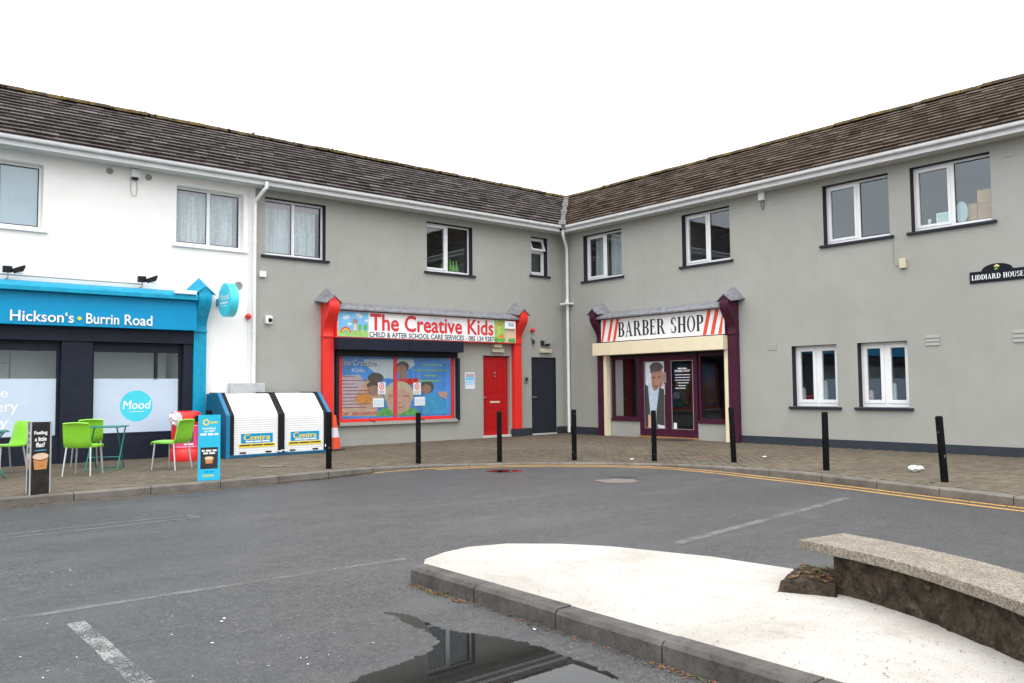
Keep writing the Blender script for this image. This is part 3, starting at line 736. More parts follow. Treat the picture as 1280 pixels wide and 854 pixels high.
def lining(mb, u0, u1, v0, v1, d, m=0, floor=True):
    mb.quad((u0, v0, 0), (u0, v1, 0), (u0, v1, -d), (u0, v0, -d), m); mb.quad((u1, v0, 0), (u1, v0, -d), (u1, v1, -d), (u1, v1, 0), m)
    mb.quad((u0, v1, 0), (u1, v1, 0), (u1, v1, -d), (u0, v1, -d), m)
    if floor: mb.quad((u0, v0, 0), (u0, v0, -d), (u1, v0, -d), (u1, v0, 0), m)
def room(F, u0, u1, v0, v1, parent, mat, w0=-.16, depth=2.6, mg=.15, down=.6):
    mb = MB(F); a, b_, c, d = u0-mg, u1+mg, v0-down, v1+.12; k = w0-depth
    mb.quad((a, c, w0), (a, d, w0), (a, d, k), (a, c, k)); mb.quad((b_, c, w0), (b_, d, w0), (b_, d, k), (b_, c, k))
    mb.quad((a, d, w0), (b_, d, w0), (b_, d, k), (a, d, k)); mb.quad((a, c, w0), (b_, c, w0), (b_, c, k), (a, c, k))
    mb.quad((a, c, k), (b_, c, k), (b_, d, k), (a, d, k))
    # strips that close the gap between room and opening
    mb.quad((a, c, w0), (u0, c, w0), (u0, d, w0), (a, d, w0)); mb.quad((u1, c, w0), (b_, c, w0), (b_, d, w0), (u1, d, w0))
    mb.quad((u0, c, w0), (u1, c, w0), (u1, v0, w0), (u0, v0, w0)); mb.quad((u0, v1, w0), (u1, v1, w0), (u1, d, w0), (u0, d, w0))
    return mb.build('room', mat, parent, fix=False)
def frame_ring(mb, u0, u1, v0, v1, t, w0, w1, m=0, tb=None):
    tb = tb or t
    mb.box(u0, u0+t, v0, v1, w0, w1, m); mb.box(u1-t, u1, v0, v1, w0, w1, m)
    mb.box(u0+t, u1-t, v1-t, v1, w0, w1, m); mb.box(u0+t, u1-t, v0, v0+tb, w0, w1, m)
def pane(F, u0, u1, v0, v1, w, parent, mat='glass'):
    mb = MB(F); mb.quad((u0, v0, w), (u1, v0, w), (u1, v1, w), (u0, v1, w)); return mb.build('pane', M[mat], parent, fix=False)
def window(F, u0, u1, v0, v1, parent, style='split', dark=True, sill_ext=.08, roomy=True, mg=.15):
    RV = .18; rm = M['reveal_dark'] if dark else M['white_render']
    mb = MB(F); t = .045
    frame_ring(mb, u0+.002, u1-.002, v0+.002, v1-.002, t, -RV-.03, -RV+.03, 0, .07)
    um = (u0+u1)/2; panes = []
    if style in ('split', 'fixed'):
        mb.box(um-.035, um+.035, v0+.0721, v1-t-.0021, -RV-.03, -RV+.028)
        panes = [(u0+t, um-.03), (um+.03, u1-t)]
    elif style == 'twin':
        mb.box(um-.03, um+.03, v0+.0721, v1-t-.0021, -RV-.03, -RV+.028)
        panes = [(u0+t, um-.03), (um+.03, u1-t)]
    else:
        vm = v0+(v1-v0)*.66
        mb.box(u0+t+.0021, u1-t-.0021, vm-.03, vm+.03, -RV-.03, -RV+.028)
        panes = [(u0+t, u1-t)]
    wdw = mb.build('window', M['white_pvc'], parent, bevel=.006)
    s = MB(F); lining(s, u0, u1, v0, v1, RV+.035); s.build('reveal', rm, wdw, fix=False)
    s = MB(F)
    if dark: s.box(u0-sill_ext, u1+sill_ext, v0-.055, v0-.003, -.02, .055)
    else: s.box(u0-sill_ext, u1+sill_ext, v0-.05, v0-.003, -.02, .05)
    s.build('sill', rm if dark else M['white_render'], wdw, bevel=.006)
    if style == 'vent':
        vm = v0+(v1-v0)*.66
        s = MB(F); frame_ring(s, u0+t, u1-t, v0+.072, vm-.03, .04, -RV-.02, -RV+.035); s.build('sash', M['white_pvc'], wdw, bevel=.004)
        pane(F, u0+t, u1-t, v0+.07, vm-.03, -RV, wdw)
        # top light pushed open at the bottom
        mbv = MB(lambda p: F((p[0], p[1], p[2]+(v1-t-p[1])*.36)))
        frame_ring(mbv, u0+t, u1-t, vm+.0, v1-t, .045, -RV-.0, -RV+.05); sv = mbv.build('sash', M['white_pvc'], wdw, bevel=.004)
        mbv = MB(lambda p: F((p[0], p[1], p[2]+(v1-t-p[1])*.36))); mbv.quad((u0+t+.04, vm+.04, -RV+.02), (u1-t-.04, vm+.04, -RV+.02), (u1-t-.04, v1-t-.04, -RV+.02), (u0+t+.04, v1-t-.04, -RV+.02)); mbv.build('pane', M['glass'], wdw, fix=False)
    else:
        for k, (a, b_) in enumerate(panes):
            pane(F, a, b_, v0+.07, v1-t, -RV, wdw)
            if style == 'twin' or (style == 'split' and k == 0):
                s = MB(F); frame_ring(s, a+.002, b_-.002, v0+.074, v1-t-.002, .052 if style == 'split' else .07, -RV-.015, -RV+.042); s.build('sash', M['white_pvc'], wdw, bevel=.005)
            else:
                s = MB(F); frame_ring(s, a+.001, b_-.001, v0+.0745, v1-t-.003, .014, -RV-.01, -RV+.012); s.build('gasket', M['black_plastic'], wdw)
    if roomy: room(F, u0, u1, v0, v1, parent, M['room'], mg=mg, w0=-.215)
    return wdw

LW_H = dict(w2=(-8.74,-7.32,4.155,5.40), w3=(-4.61,-3.20,4.155,5.39), w4=(-1.19,-.60,4.345,5.40), gd=(-1.23,-.33,0,2.10), rd=(-2.88,-1.98,.0,2.115), kw=(-6.98,-3.80,.53,2.15))
wall_sheet(LW, SPLIT, 0, 0, ZW, LW_H.values(), M['grey_render'], grey_b)
WH = dict(w0=(-14.27,-12.89,4.19,5.38), w1=(-10.56,-9.20,4.19,5.38), shop=(-21.4,-10.23,0,2.46), wl=(-18.4,-17.0,4.19,5.38))
wall_sheet(LW, -22, SPLIT, 0, ZW, WH.values(), M['white_render'], white_b)
RH = dict(a=(.81,2.215,4.165,5.415), b=(4.18,5.55,4.165,5.415), c=(7.84,9.215,4.165,5.405), d=(9.63,11.035,4.165,5.405), e=(7.03,8.04,.825,2.105), f=(8.48,9.47,.825,2.105), shop=(1.74,5.40,0,2.12))
wall_sheet(RW, 0, 22, 0, ZW, RH.values(), M['grey_render'], grey_b)
# return walls at the far ends and back of the blocks
mb = MB(); mb.quad((-22, 0, 0), (-22, 9, 0), (-22, 9, 5.6), (-22, 0, 5.6)); mb.quad((-22, 0, 5.6), (-22, 9, 5.6), (-22, 4.5, 8.05), (-22, 4.5, 8.05)) if False else None
mb.add([(-22, 0, 5.6), (-22, 9, 5.6), (-22, 4.5, 8.0)], [(0, 1, 2)]); mb.quad((-22, 9, 0), (SPLIT, 9, 0), (SPLIT, 9, 5.7), (-22, 9, 5.7)); mb.build('wall', M['white_render'], white_b, fix=False)
mb = MB(); mb.quad((0, -22, 0), (9, -22, 0), (9, -22, 5.6), (0, -22, 5.6)); mb.add([(0, -22, 5.6), (9, -22, 5.6), (4.5, -22, 8.0)], [(0, 1, 2)])
mb.quad((9, -22, 0), (9, 9, 0), (9, 9, 5.7), (9, -22, 5.7)); mb.quad((SPLIT, 9, 0), (9, 9, 0), (9, 9, 5.7), (SPLIT, 9, 5.7)); mb.build('wall', M['grey_render'], grey_b, fix=False)

window(LW, *WH['w0'], white_b, 'fixed', False); window(LW, *WH['w1'], white_b, 'fixed', False); window(LW, *WH['wl'], white_b, 'fixed', False)
window(LW, *LW_H['w2'], grey_b, 'fixed', mg=.1); window(LW, *LW_H['w3'], grey_b, 'split'); window(LW, *LW_H['w4'], grey_b, 'vent', mg=.1)
window(RW, *RH['a'], grey_b, 'split'); window(RW, *RH['b'], grey_b, 'split')
window(RW, *RH['c'], grey_b, 'split'); window(RW, *RH['d'], grey_b, 'split')
window(RW, *RH['e'], grey_b, 'twin'); window(RW, *RH['f'], grey_b, 'twin')

# doors of the grey building
gd = MB(LW); gd.box(-1.225, -.335, .035, 2.095, -.10, -.05); gdo = gd.build('door', M['charcoal'], grey_b, bevel=.004)
s = MB(LW); lining(s, *LW_H['gd'], .10, floor=False); s.build('reveal', M['charcoal'], gdo, fix=False)
s = MB(LW); s.box(-1.23, -.33, .0, .034, -.10, .02); s.build('threshold', M['door_white'], gdo, bevel=.004)
s = MB(LW); s.tube([(-1.17, 1.02, -.05), (-1.17, 1.02, -.005)], .012, 8); s.tube([(-1.17, 1.02, -.005), (-1.05, 1.02, -.005)], .010, 8); s.build('handle', M['aluminium'], gdo, smooth=True)
s = MB(LW); s.box(-1.222, -.338, 2.02, 2.03, -.048, -.046); 
rd0, rd1 = -2.86, -2.0
d = MB(LW); d.box(rd0, rd1, .055, 2.095, -.13, -.09); rdo = d.build('door', M['door_red'], grey_b, bevel=.004)
s = MB(LW); lining(s, *LW_H['rd'], .13, floor=False); s.build('reveal', M['grey_render'], rdo, fix=False)
s = MB(LW); s.box(-2.92, -1.94, 0, .054, -.13, .045); s.build('threshold', M['door_white'], rdo, bevel=.006)
for (a, b_) in ((rd0+.10, rd0+.38), (rd1-.38, rd1-.10)):
    for (c, e_) in ((.22, .62), (.72, 1.02), (1.14, 1.90)):
        s = MB(LW); frame_ring(s, a, b_, c, e_, .03, -.10, -.080); s.box(a+.055, b_-.055, c+.055, e_-.055, -.10, -.082); s.build('door_panel', M['door_red'], rdo, bevel=.004)
s = MB(LW); s.box(-2.60, -2.28, .885, .935, -.10, -.072); s.build('letter_plate', M['beige_box'], rdo, bevel=.004)
s = MB(LW); s.box(-2.47, -2.41, 1.66, 1.69, -.10, -.065); s.build('knocker', M['aluminium'], rdo, bevel=.004)
s = MB(LW); s.lathe([(0, .02), (.018, .02), (.018, 0)], (-2.44, 1.585, -.0899), 10); s.build('spyhole', M['aluminium'], rdo)
s = MB(LW); s.box(-2.845, -2.75, 1.02, 1.045, -.10, -.05); s.build('handle', M['aluminium'], rdo, bevel=.004)
# hall behind doors is closed by the leaves themselves

# plinth bands
def plinth(F, u0, u1, parent, h=.17, w=.022): 
    s = MB(F); s.box(u0, u1, -.06, h, .001, w); return s.build('plinth', M['plinth'], parent, bevel=.004)
plinth(RW, 5.72, 22, grey_b, .165); plinth(RW, .02, 1.46, grey_b, .2); plinth(LW, -.325, -.03, grey_b, .2); plinth(LW, -1.665, -1.235, grey_b, .2)
s = MB(LW); s.box(-1.555, -1.547, .2, 5.56, .0005, .003); s.build('movement_joint', M['fixture_grey'], grey_b)

# ------------------------------------------------------------------ roofs
ER, ZR = 4.5, 8.09; WL_, WR_ = .40, .35; ZE = 5.70
def slopeL(y): return ZE+(ZR-ZE)*(y+WL_)/(ER+WL_)
def slopeR(x): return ZE+(ZR-ZE)*(x+WR_)/(ER+WR_)
NC = 14
def tiles(side, u_start, u_end, mat, parent_roof):
    mb = MB(); w0 = -(WL_+.05) if side == 'L' else -(WR_+.05); sl = slopeL if side == 'L' else slopeR; tw = .30
    dz = (ZR-ZE)/(ER+.4); g = (ER-w0)/NC
    for c in range(NC):
        a, b_ = w0+c*g, w0+(c+1)*g+.05
        k0 = int(math.floor(u_start/tw))
        u = k0*tw-(tw/2 if c % 2 else 0)
        while u < u_end:
            tn = min(1, max(0, random.gauss(.45, .28))); j = random.uniform(-.004, .004)
            for (o0, o1, hi) in ((0, tw, .036+random.uniform(-.006, .006)),):
                ua, ub = max(u+o0, u_start), u+o1-.006
                lim, lim_b = a-.06, b_-.06
                if ub <= u_start or ua >= min(u_end, max(lim, lim_b)): continue
                ubA, ubB = max(min(ub, u_end, lim), ua+.01), max(min(ub, u_end, lim_b), ua+.01)
                za, zb = sl(a)+hi+j, sl(b_)+.012+j
                f = (lambda uu, ww, zz: (uu, ww, zz)) if side == 'L' else (lambda uu, ww, zz: (ww, uu, zz))
                P = [f(ua, a, za), f(ubA, a, za), f(ubB, b_, zb), f(ua, b_, zb), f(ua, a, za-hi), f(ubA, a, za-hi), f(ua, b_, zb-.02), f(ubB, b_, zb-.02)]
                mb.add(P, [(0,1,2,3), (0,3,6,4), (1,5,7,2)], 0, tn); mb.add(P[:2]+P[4:6], [(2,3,1,0)], 1, tn)
            u += tw
    o = mb.build('roof_tiles', list(mat), parent_roof, tint=True, fix=False); o['kind'] = 'stuff'; return o
def deck(P, F, parent):
    mb = MB(); mb.add(P, F); return mb.build('roof', M['tile_grey'], parent, fix=False)
rw = deck([(-22, -WL_, slopeL(-WL_)), (SPLIT, -WL_, slopeL(-WL_)), (SPLIT, ER, ZR), (-22, ER, ZR), (-22, 9.4, ZE-.02), (SPLIT, 9.4, ZE-.02)], [(0,1,2,3), (3,2,5,4)], white_b)
tiles('L', -22, SPLIT-.001, (M['tile_grey'], M['nose_grey']), rw)
rl = deck([(SPLIT, -WL_, slopeL(-WL_)), (-WL_, -WL_, ZE), (ER, ER, ZR), (SPLIT, ER, ZR), (9.4, 9.4, ZE-.02), (SPLIT, 9.4, ZE-.02)], [(0,1,2,3), (3,2,4,5)], grey_b)
tiles('L', SPLIT, 99, (M['tile_grey'], M['nose_grey']), rl)
rr = deck([(-WR_, -22, ZE), (-WR_, -WR_, ZE), (ER, ER, ZR), (ER, -22, ZR), (9.4, -22, ZE-.02), (9.4, 9.4, ZE-.02)], [(0,1,2,3), (3,2,5,4)], grey_b)
tiles('R', -22, 99, (M['tile_brown'], M['nose_brown']), rr)
def ridge(p0, p1, parent):
    mb = MB(); p0, p1 = np.array(p0, float), np.array(p1, float); L_ = np.linalg.norm(p1-p0); n = int(L_/.45); t = (p1-p0)/L_; sd = np.array([-t[1], t[0], 0])
    for k in range(n):
        a, b_ = p0+t*(k*.45), p0+t*(k*.45+.44); dz = random.uniform(-.012, .012)
        prof = [(-.16, -.055), (-.12, .015), (-.05, .055), (.05, .055), (.12, .015), (.16, -.055)]
        P = [tuple(a+sd*o+np.array([0, 0, z+dz])) for o, z in prof]+[tuple(b_+sd*o*1.05+np.array([0, 0, z+dz+.006])) for o, z in prof]
        mb.add(P, [(i, i+1, 7+i, 6+i) for i in range(5)]+[(0,1,2,3,4,5), (11,10,9,8,7,6)])
    for k in range(int(L_*26)):             # tufts of moss along the ridge
        q = p0+t*random.uniform(0, L_)+sd*random.gauss(-.05, .08); s_ = random.uniform(.015, .05); z = ZR+.035+random.uniform(-.03, .02)
        c = np.array([q[0], q[1], z])
        P = [tuple(c+np.array([s_*math.cos(a), s_*math.sin(a), -.02])) for a in (0, 1.26, 2.5, 3.8, 5.0)]+[tuple(c+np.array([0, 0, s_*.7]))]
        mb.add(P, [(i, (i+1) % 5, 5) for i in range(5)])
    o = mb.build('ridge_tiles', M['ridge'], parent); o['kind'] = 'stuff'
ridge((-22, ER, ZR+.03), (SPLIT, ER, ZR+.03), rw); ridge((SPLIT, ER, ZR+.03), (ER+.25, ER, ZR+.03), rl); ridge((ER, -22, ZR+.03), (ER, ER+.25, ZR+.03), rr)
# valley with mortar
mb = MB(); n = 16
for k in range(n):
    t0, t1 = k/n, (k+1)/n+.01
    for (a, w_) in ((t0, 0),):
        y0, y1 = -.45+(ER+.4)*t0, -.45+(ER+.4)*t1; wd = random.uniform(.07, .15); z0, z1 = slopeL(y0)+.05+random.uniform(0, .02), slopeL(y1)+.05+random.uniform(0, .02)
        mb.add([(y0-wd, y0, z0), (y0, y0-wd, z0), (y1+.0, y1-wd, z1), (y1-wd, y1, z1), (y0-wd, y0, z0-.08), (y0, y0-wd, z0-.08), (y1, y1-wd, z1-.08), (y1-wd, y1, z1-.08)], [(0,1,2,3),(0,4,5,1),(1,5,6,2),(2,6,7,3),(3,7,4,0)])
mb.build('valley', M['mortar'], rl)
# eaves: soffit, fascia board and gutter
GP = lambda w: [(w+.001, 5.70), (w+.001, 5.665), (w+.02, 5.640), (w+.06, 5.630), (w+.095, 5.642), (w+.108, 5.665), (w+.108, 5.692), (w+.116, 5.702), (w+.098, 5.702), (w+.095, 5.672), (w+.085, 5.655), (w+.03, 5.648), (w+.012, 5.70)]
def eaves(F, u0, u1, w, parent, end_l=None):
    s = MB(F); s.box(u0, u1, 5.555, ZW-.0005, -.02, w-.021)
    so = s.build('soffit', M['soffit'], parent)
    if True:
        g = MB(F)
        for k in range(1, int((w-.02)/.1)+1): g.box(u0, u1, 5.5535, 5.5549, k*.1-.005, k*.1)
        g.build('soffit_groove', M['fixture_grey'], so)
    s = MB(F); s.box(u0, u1, 5.545, 5.70, w-.02, w); s.build('fascia_board', M['gutter'], parent)
    s = MB(F); s.prism([(b_, a) for a, b_ in GP(w)][::-1] if False else GP(w), u0, u1, axis=0) if False else None
    g = MB(F); pr = GP(w); n = len(pr)
    P = [(u, b_, a) for u in (u0, u1) for a, b_ in pr]
    g.add(P, [(i, (i+1) % n, n+(i+1) % n, n+i) for i in range(n)]+[tuple(range(n)), tuple(range(n, 2*n))[::-1]])
    go = g.build('gutter', M['gutter'], parent, smooth=True)
eaves(LW, -22, SPLIT-.002, WL_, white_b); eaves(LW, SPLIT, -.50, WL_, grey_b)
eaves(RW, WL_+.01, 22, WR_, grey_b)
s = MB(LW); s.box(-.50, -.001, 5.555, 5.5690, -.02, WL_); s.build('soffit', M['soffit'], grey_b)
# downpipes
def downpipe(F, pts, parent, brackets, r=.038):
    s = MB(F); s.tube(pts, r, 12); o = s.build('downpipe', M['white_pvc'], parent, smooth=True)
    for (u, v_) in brackets:
        b2 = MB(F); b2.tube([(u, v_-.02, pts[-1][2]), (u, v_+.02, pts[-1][2])], r+.008, 12); b2.build('pipe_clip', M['white_pvc'], o, smooth=True)
downpipe(LW, [(-8.90, 5.60, .46), (-8.90, 5.48, .46), (-8.94, 5.42, .40), (-8.985, 5.25, .085), (-8.985, 5.16, .07), (-8.985, 1.40, .07)], white_b, [(-8.985, 4.4), (-8.985, 2.5)])
s = MB(LW); s.tube([(-9.09, 5.50, .02), (-9.09, 1.45, .02)], .009, 6); s.build('conduit', M['white_pvc'], white_b)
downpipe(RW, [(.44, 5.60, .41), (.44, 5.46, .41), (.40, 5.36, .33), (.27, 5.18, .12), (.25, 5.08, .09), (.25, .04, .09)], grey_b, [(.25, 4.2), (.25, 3.0), (.25, 1.9), (.25, .9)], .042)
s = MB(RW); s.box(.09, .41, 3.56, 3.61, .01, .24); s.tube([(.25, 3.62, .13), (.25, 3.72, .10)], .035, 8); s.build('pipe_hopper', M['white_pvc'], grey_b, bevel=.006)

# ================================================================== SHOPFRONTS
def pilaster(F, uc, parent, mat, capmat, wd=.25, base_plinth=False):
    """pilaster with a flaring console and a little pitched cap"""
    h = wd/2
    s = MB(F); s.box(uc-h, uc+h, 0 if not base_plinth else .2, 2.44, .001, .13); p = s.build('pilaster', mat, parent, bevel=.004)
    prof = []
    for k in range(13):
        t = k/12; v_ = 2.46+(3.20-2.46)*t; sm = t*t*(3-2*t)
        prof.append((.145+.25*sm-.035*math.sin(t*math.pi*2), v_))
    s = MB(F); n = len(prof); P = []
    for u in (uc-h, uc+h):
        P += [(u, v_, w_) for w_, v_ in prof]+[(u, v_, .001) for w_, v_ in prof]
    F_ = []
    for k in range(n-1):
        F_ += [(k, k+1, 2*n+k+1, 2*n+k), (k, n+k, n+k+1, k+1), (2*n+k, 2*n+k+1, 3*n+k+1, 3*n+k)]
    F_ += [(0, 2*n, 3*n, n), (n-1, 2*n-1, 4*n-1, 3*n-1)]
    # small front gable
    s.add(P, F_); s.add([(uc-h, 3.20, .394), (uc+h, 3.20, .394), (uc, 3.325, .394), (uc-h, 3.20, .30), (uc+h, 3.20, .30), (uc, 3.36, .30)], [(0,1,2), (0,2,5,3), (1,4,5,2)])
    c = s.build('console', mat, p, smooth=True)
    s = MB(F); s.box(uc-h-.012, uc+h+.012, 2.44, 2.46, .001, .165); s.build('band', mat, p, bevel=.003)
    # pitched cap, ridge falling forwards
    s = MB(F); e = .285; fw, bw_ = .20, e
    A = [(uc-bw_, 3.25, .002), (uc, 3.545, .002), (uc+bw_, 3.25, .002)]; B = [(uc-fw, 3.185, .41), (uc, 3.345, .41), (uc+fw, 3.185, .41)]
    t = .022
    for (i, j) in ((0, 1), (1, 2)):
        q = [A[i], A[j], B[j], B[i]]; s.add(q+[(a, b_-t, c_) for a, b_, c_ in q], [(0,1,2,3), (4,7,6,5), (0,4,5,1), (1,5,6,2), (2,6,7,3), (3,7,4,0)])
    s.build('cap', capmat, p)
    return p

# ---- blue shop ---------------------------------------------------
hs_ = thing('shop_front', (-15.8, 0, 0), 'blue and navy shopfront with raised white lettering on the white building', 'shopfront')
for uc in (-10.11, -21.55):
    pilaster(LW, uc, hs_, M['trim_blue'], M['trim_blue'], .25)
s = MB(LW); s.box(-21.42, -10.24, 2.46, 3.04, .02, .30); fas = s.build('fascia_board', M['fascia_blue'], hs_, bevel=.004)
for tx, ua, ub, vb_ in (("Hickson\u2018s", -13.40, -12.42, 2.70), ("Burrin", -12.215, -11.665, 2.70), ("Road", -11.565, -11.08, 2.705)):
    s = MB(LW); put_text(s, tx, ua, ub, 2.515, vb_, .322, 0, .014, thick=.02); s.build('lettering', M['white_text'], fas, fix=False)
s = MB(LW); s.lathe([(0, .022), (.034, .022), (.034, 0)], (-12.325, 2.60, .3005), 16); s.build('dot', M['yellow_text'], fas)
s = MB(LW); P = [(.02, 3.25), (.20, 3.235), (.40, 3.165), (.43, 3.12), (.43, 3.045), (.02, 3.045)]
n = len(P); s.add([(u, b_, a) for u in (-21.45, -10.255) for a, b_ in P], [(i, (i+1) % n, n+(i+1) % n, n+i) for i in range(n)]+[tuple(range(n)), tuple(range(n, 2*n))[::-1]])
s.build('cornice', M['trim_blue'], hs_, bevel=.006)
s = MB(LW); s.box(-21.42, -10.245, 2.20, 2.455, .0, .13); s.build('shutter_box', M['navy'], hs_, bevel=.006)
s = MB(LW); s.box(-12.56, -12.05, 0, 2.199, -.05, .10); s.build('pillar', M['navy'], hs_, bevel=.004)
s = MB(LW); s.box(-10.42, -10.245, 0, 2.199, -.05, .09); s.build('pillar', M['navy'], hs_, bevel=.004)
s = MB(LW); s.box(-16.30, -15.75, 0, 2.199, -.05, .10); s.box(-21.42, -21.2, 0, 2.199, -.05, .09); s.build('pillar', M['navy'], hs_, bevel=.004)
for (a, b_) in ((-12.049, -10.421), (-15.749, -12.561), (-21.199, -16.301)):
    s = MB(LW); s.box(a, b_, 0, .45, -.05, .06); s.build('stall_riser', M['navy'], hs_)
    s = MB(LW); frame_ring(s, a, b_, .451, 2.198, .05, -.07, -.01); s.box(a+.05, b_-.05, 2.02, 2.147, -.07, -.012)
    if a > -12.1: s.box(-10.93, -10.87, 1.522, 2.019, -.065, -.015)
    wf = s.build('window_frame', M['navy'], hs_, bevel=.003)
    pane(LW, a+.05, b_-.05, .50, 2.02, -.045, wf, 'shop_glass')
room(LW, -21.15, -10.45, .05, 2.2, hs_, mat_plain('shop_interior', (.30, .31, .29), .8, .15, scale=1.2), w0=-.08, depth=3.0, mg=.02, down=.0)
s = MB(LW); s.quad((-11.99, .505, -.0405), (-10.475, .505, -.0405), (-10.475, 1.52, -.0405), (-11.99, 1.52, -.0405)); fl = s.build('window_film', M['film'], hs_, fix=False)
s = MB(LW); cx_, cz_ = Lp(172, 507.5, .04); rr_ = .295
s.flat(ell(cx_, cz_, rr_, rr_, 40), -.0395); s.build('logo_disc', M['cyan'], fl, fix=False)
s = MB(LW); put_text(s, "Mood", cx_-.245, cx_+.235, cz_-.06, cz_+.10, -.0385, 0, .016, .15); s.flat(rect(cx_-.13, cz_-.115, cx_+.14, cz_-.105), -.0385); s.build('lettering', M['white_text'], fl, fix=False)
s = MB(LW); s.quad((-21.15, .505, -.0405), (-16.35, .505, -.0405), (-16.35, 1.52, -.0405), (-21.15, 1.52, -.0405)); s.build('window_film', M['film'], hs_, fix=False)
s = MB(LW); s.quad((-15.7, .505, -.0405), (-12.61, .505, -.0405), (-12.61, 1.52, -.0405), (-15.7, 1.52, -.0405)); fl = s.build('window_film', M['film'], hs_, fix=False)
for t, (pa, pb) in (("e", ((1, 497), (10.5, 489))), ("ery", ((-5, 514), (23, 507))), ("y", ((-1, 536), (11, 526)))):
    s = MB(LW); a = Lp(*pa, .0); b_ = Lp(*pb, .0)
    if t == 'e': put_text(s, t, a[0], b_[0], a[1], b_[1], -.0385, 0, .01)
    elif t == 'ery': put_text(s, t, a[0], b_[0], a[1]-.075, b_[1]+.02, -.0385, 0, .01)
    else: put_text(s, t, a[0], b_[0], a[1]-.04, b_[1], -.0385, 0, .01)
    s.build('lettering', M['white_text'], fl, fix=False)
s = MB(LW); s.box(-10.66, -10.30, 3.252, 3.31, .10, .33) if False else s.box(-10.72, -10.30, 3.15, 3.225, .425, .47); s.build('strip_light', M['white_pvc'], hs_, bevel=.008)
s = MB(LW); s.box(-21.1, -10.5, .1, 2.15, -.75, -.72); s.build('brightening_board', mat_plain('brightening_board', (.50, .53, .48), .7, .2, scale=1.0), hs_)  # pale grey-green board added behind the glass to lighten the upper panes
# ceiling grid and shelf seen over the film
s = MB(LW); s.box(-13.30, -13.285, 1.5, 2.05, -.35, -.34)
for k in range(13): s.box(-13.318, -13.267, 1.5+k*.042, 1.506+k*.042, -.345, -.335)
s.box(-15.0, -13.30, 1.80, 1.812, -.35, -.34); tag(s.build('shelf_rack', M['charcoal'], None), 'slotted shelf upright behind the shop window of the blue shop', 'shelf')

# ---- nursery -----------------------------------------------------
kd_ = thing('shop_front', (-4.5, 0, 0), 'red framed nursery shopfront with a printed sign and poster windows', 'shopfront')
pilaster(LW, -7.305, kd_, M['red'], M['lead'], .25); p = pilaster(LW, -1.81, kd_, M['red'], M['lead'], .25, True)
s = MB(LW); s.box(-1.985, -1.67, 0, .2, .0225, .16); s.build('pilaster_base', M['plinth'], p, bevel=.006)
s = MB(LW); s.box(-7.17, -1.945, 2.425, 3.04, .02, .23); kf = s.build('fascia_board', M['red'], kd_, bevel=.004)
s = MB(LW); P = [(.02, 3.235), (.16, 3.215), (.33, 3.12), (.36, 3.085), (.36, 3.045), (.02, 3.045)]; n = len(P)
s.add([(u, b_, a) for u in (-7.17, -1.945) for a, b_ in P], [(i, (i+1) % n, n+(i+1) % n, n+i) for i in range(n)]+[tuple(range(n)), tuple(range(n, 2*n))[::-1]]); s.build('cornice', M['lead'], kd_, bevel=.006)
SW = .246
s = MB(LW); s.box(-7.14, -1.985, 2.455, 3.025, .2305, SW); sb = s.build('sign_board', M['sign_white'], kd_)
s = MB(LW); i_ = [M['print_sky2'], M['print_grass'], M['print_cloud'], M['red_text'], M['yellow_text'], M['print_green'], M['skin'], M['print_orange'], M['coffee_pale'], M['sign_white']]
a0, a1 = -7.135, -6.37; w = SW+.0006
s.flat(rect(a0, 2.46, a1, 3.02), w, 0)
w += .0006; s.flat([(a0, 2.46), (a1, 2.46), (a1, 2.60), (a1-.25, 2.62), (a0+.3, 2.56), (a0, 2.60)], w, 1)
for (u, v_, ru, rv) in ((-6.95, 2.88, .075, .04), (-6.90, 2.90, .05, .045), (-6.63, 2.96, .06, .045), (-6.58, 2.92, .06, .04), (-6.86, 2.74, .06, .035), (-6.42, 2.83, .05, .03)): s.flat(ell(u, v_, ru, rv, 16), w, 2); w += .0002
for k, mi_ in enumerate((3, 7, 4, 5, 0)):
    r0 = .135-.022*k; s.strip([(-6.95+r0*math.cos(a), 2.54+r0*math.sin(a)) for a in np.linspace(0, math.pi, 15)], [(-6.95+(r0-.022)*math.cos(a), 2.54+(r0-.022)*math.sin(a)) for a in np.linspace(0, math.pi, 15)], w, w+.0004, mi_)
w += .0008
for u in (-6.60, -6.45):
    s.flat(ell(u, 2.68, .045, .07, 14), w, 5); s.flat(rect(u-.008, 2.56, u+.008, 2.63), w-.0003, 6)
s.flat(ell(-6.715, 2.81, .062, .055, 18), w, 6); s.flat([(-6.76, 2.60), (-6.66, 2.60), (-6.69, 2.76), (-6.74, 2.76)], w, 8); s.flat(rect(-6.75, 2.50, -6.735, 2.60), w, 6); s.flat(rect(-6.69, 2.50, -6.675, 2.60), w, 6)
s.build('sign_print', i_, sb, fix=False); s = MB(LW)
# soft blue blush behind the middle lettering
s.flat(ell(-4.55, 2.86, .55, .12, 24), SW+.0004, 2)
s.build('sign_print', i_, sb, fix=False); s = MB(LW)
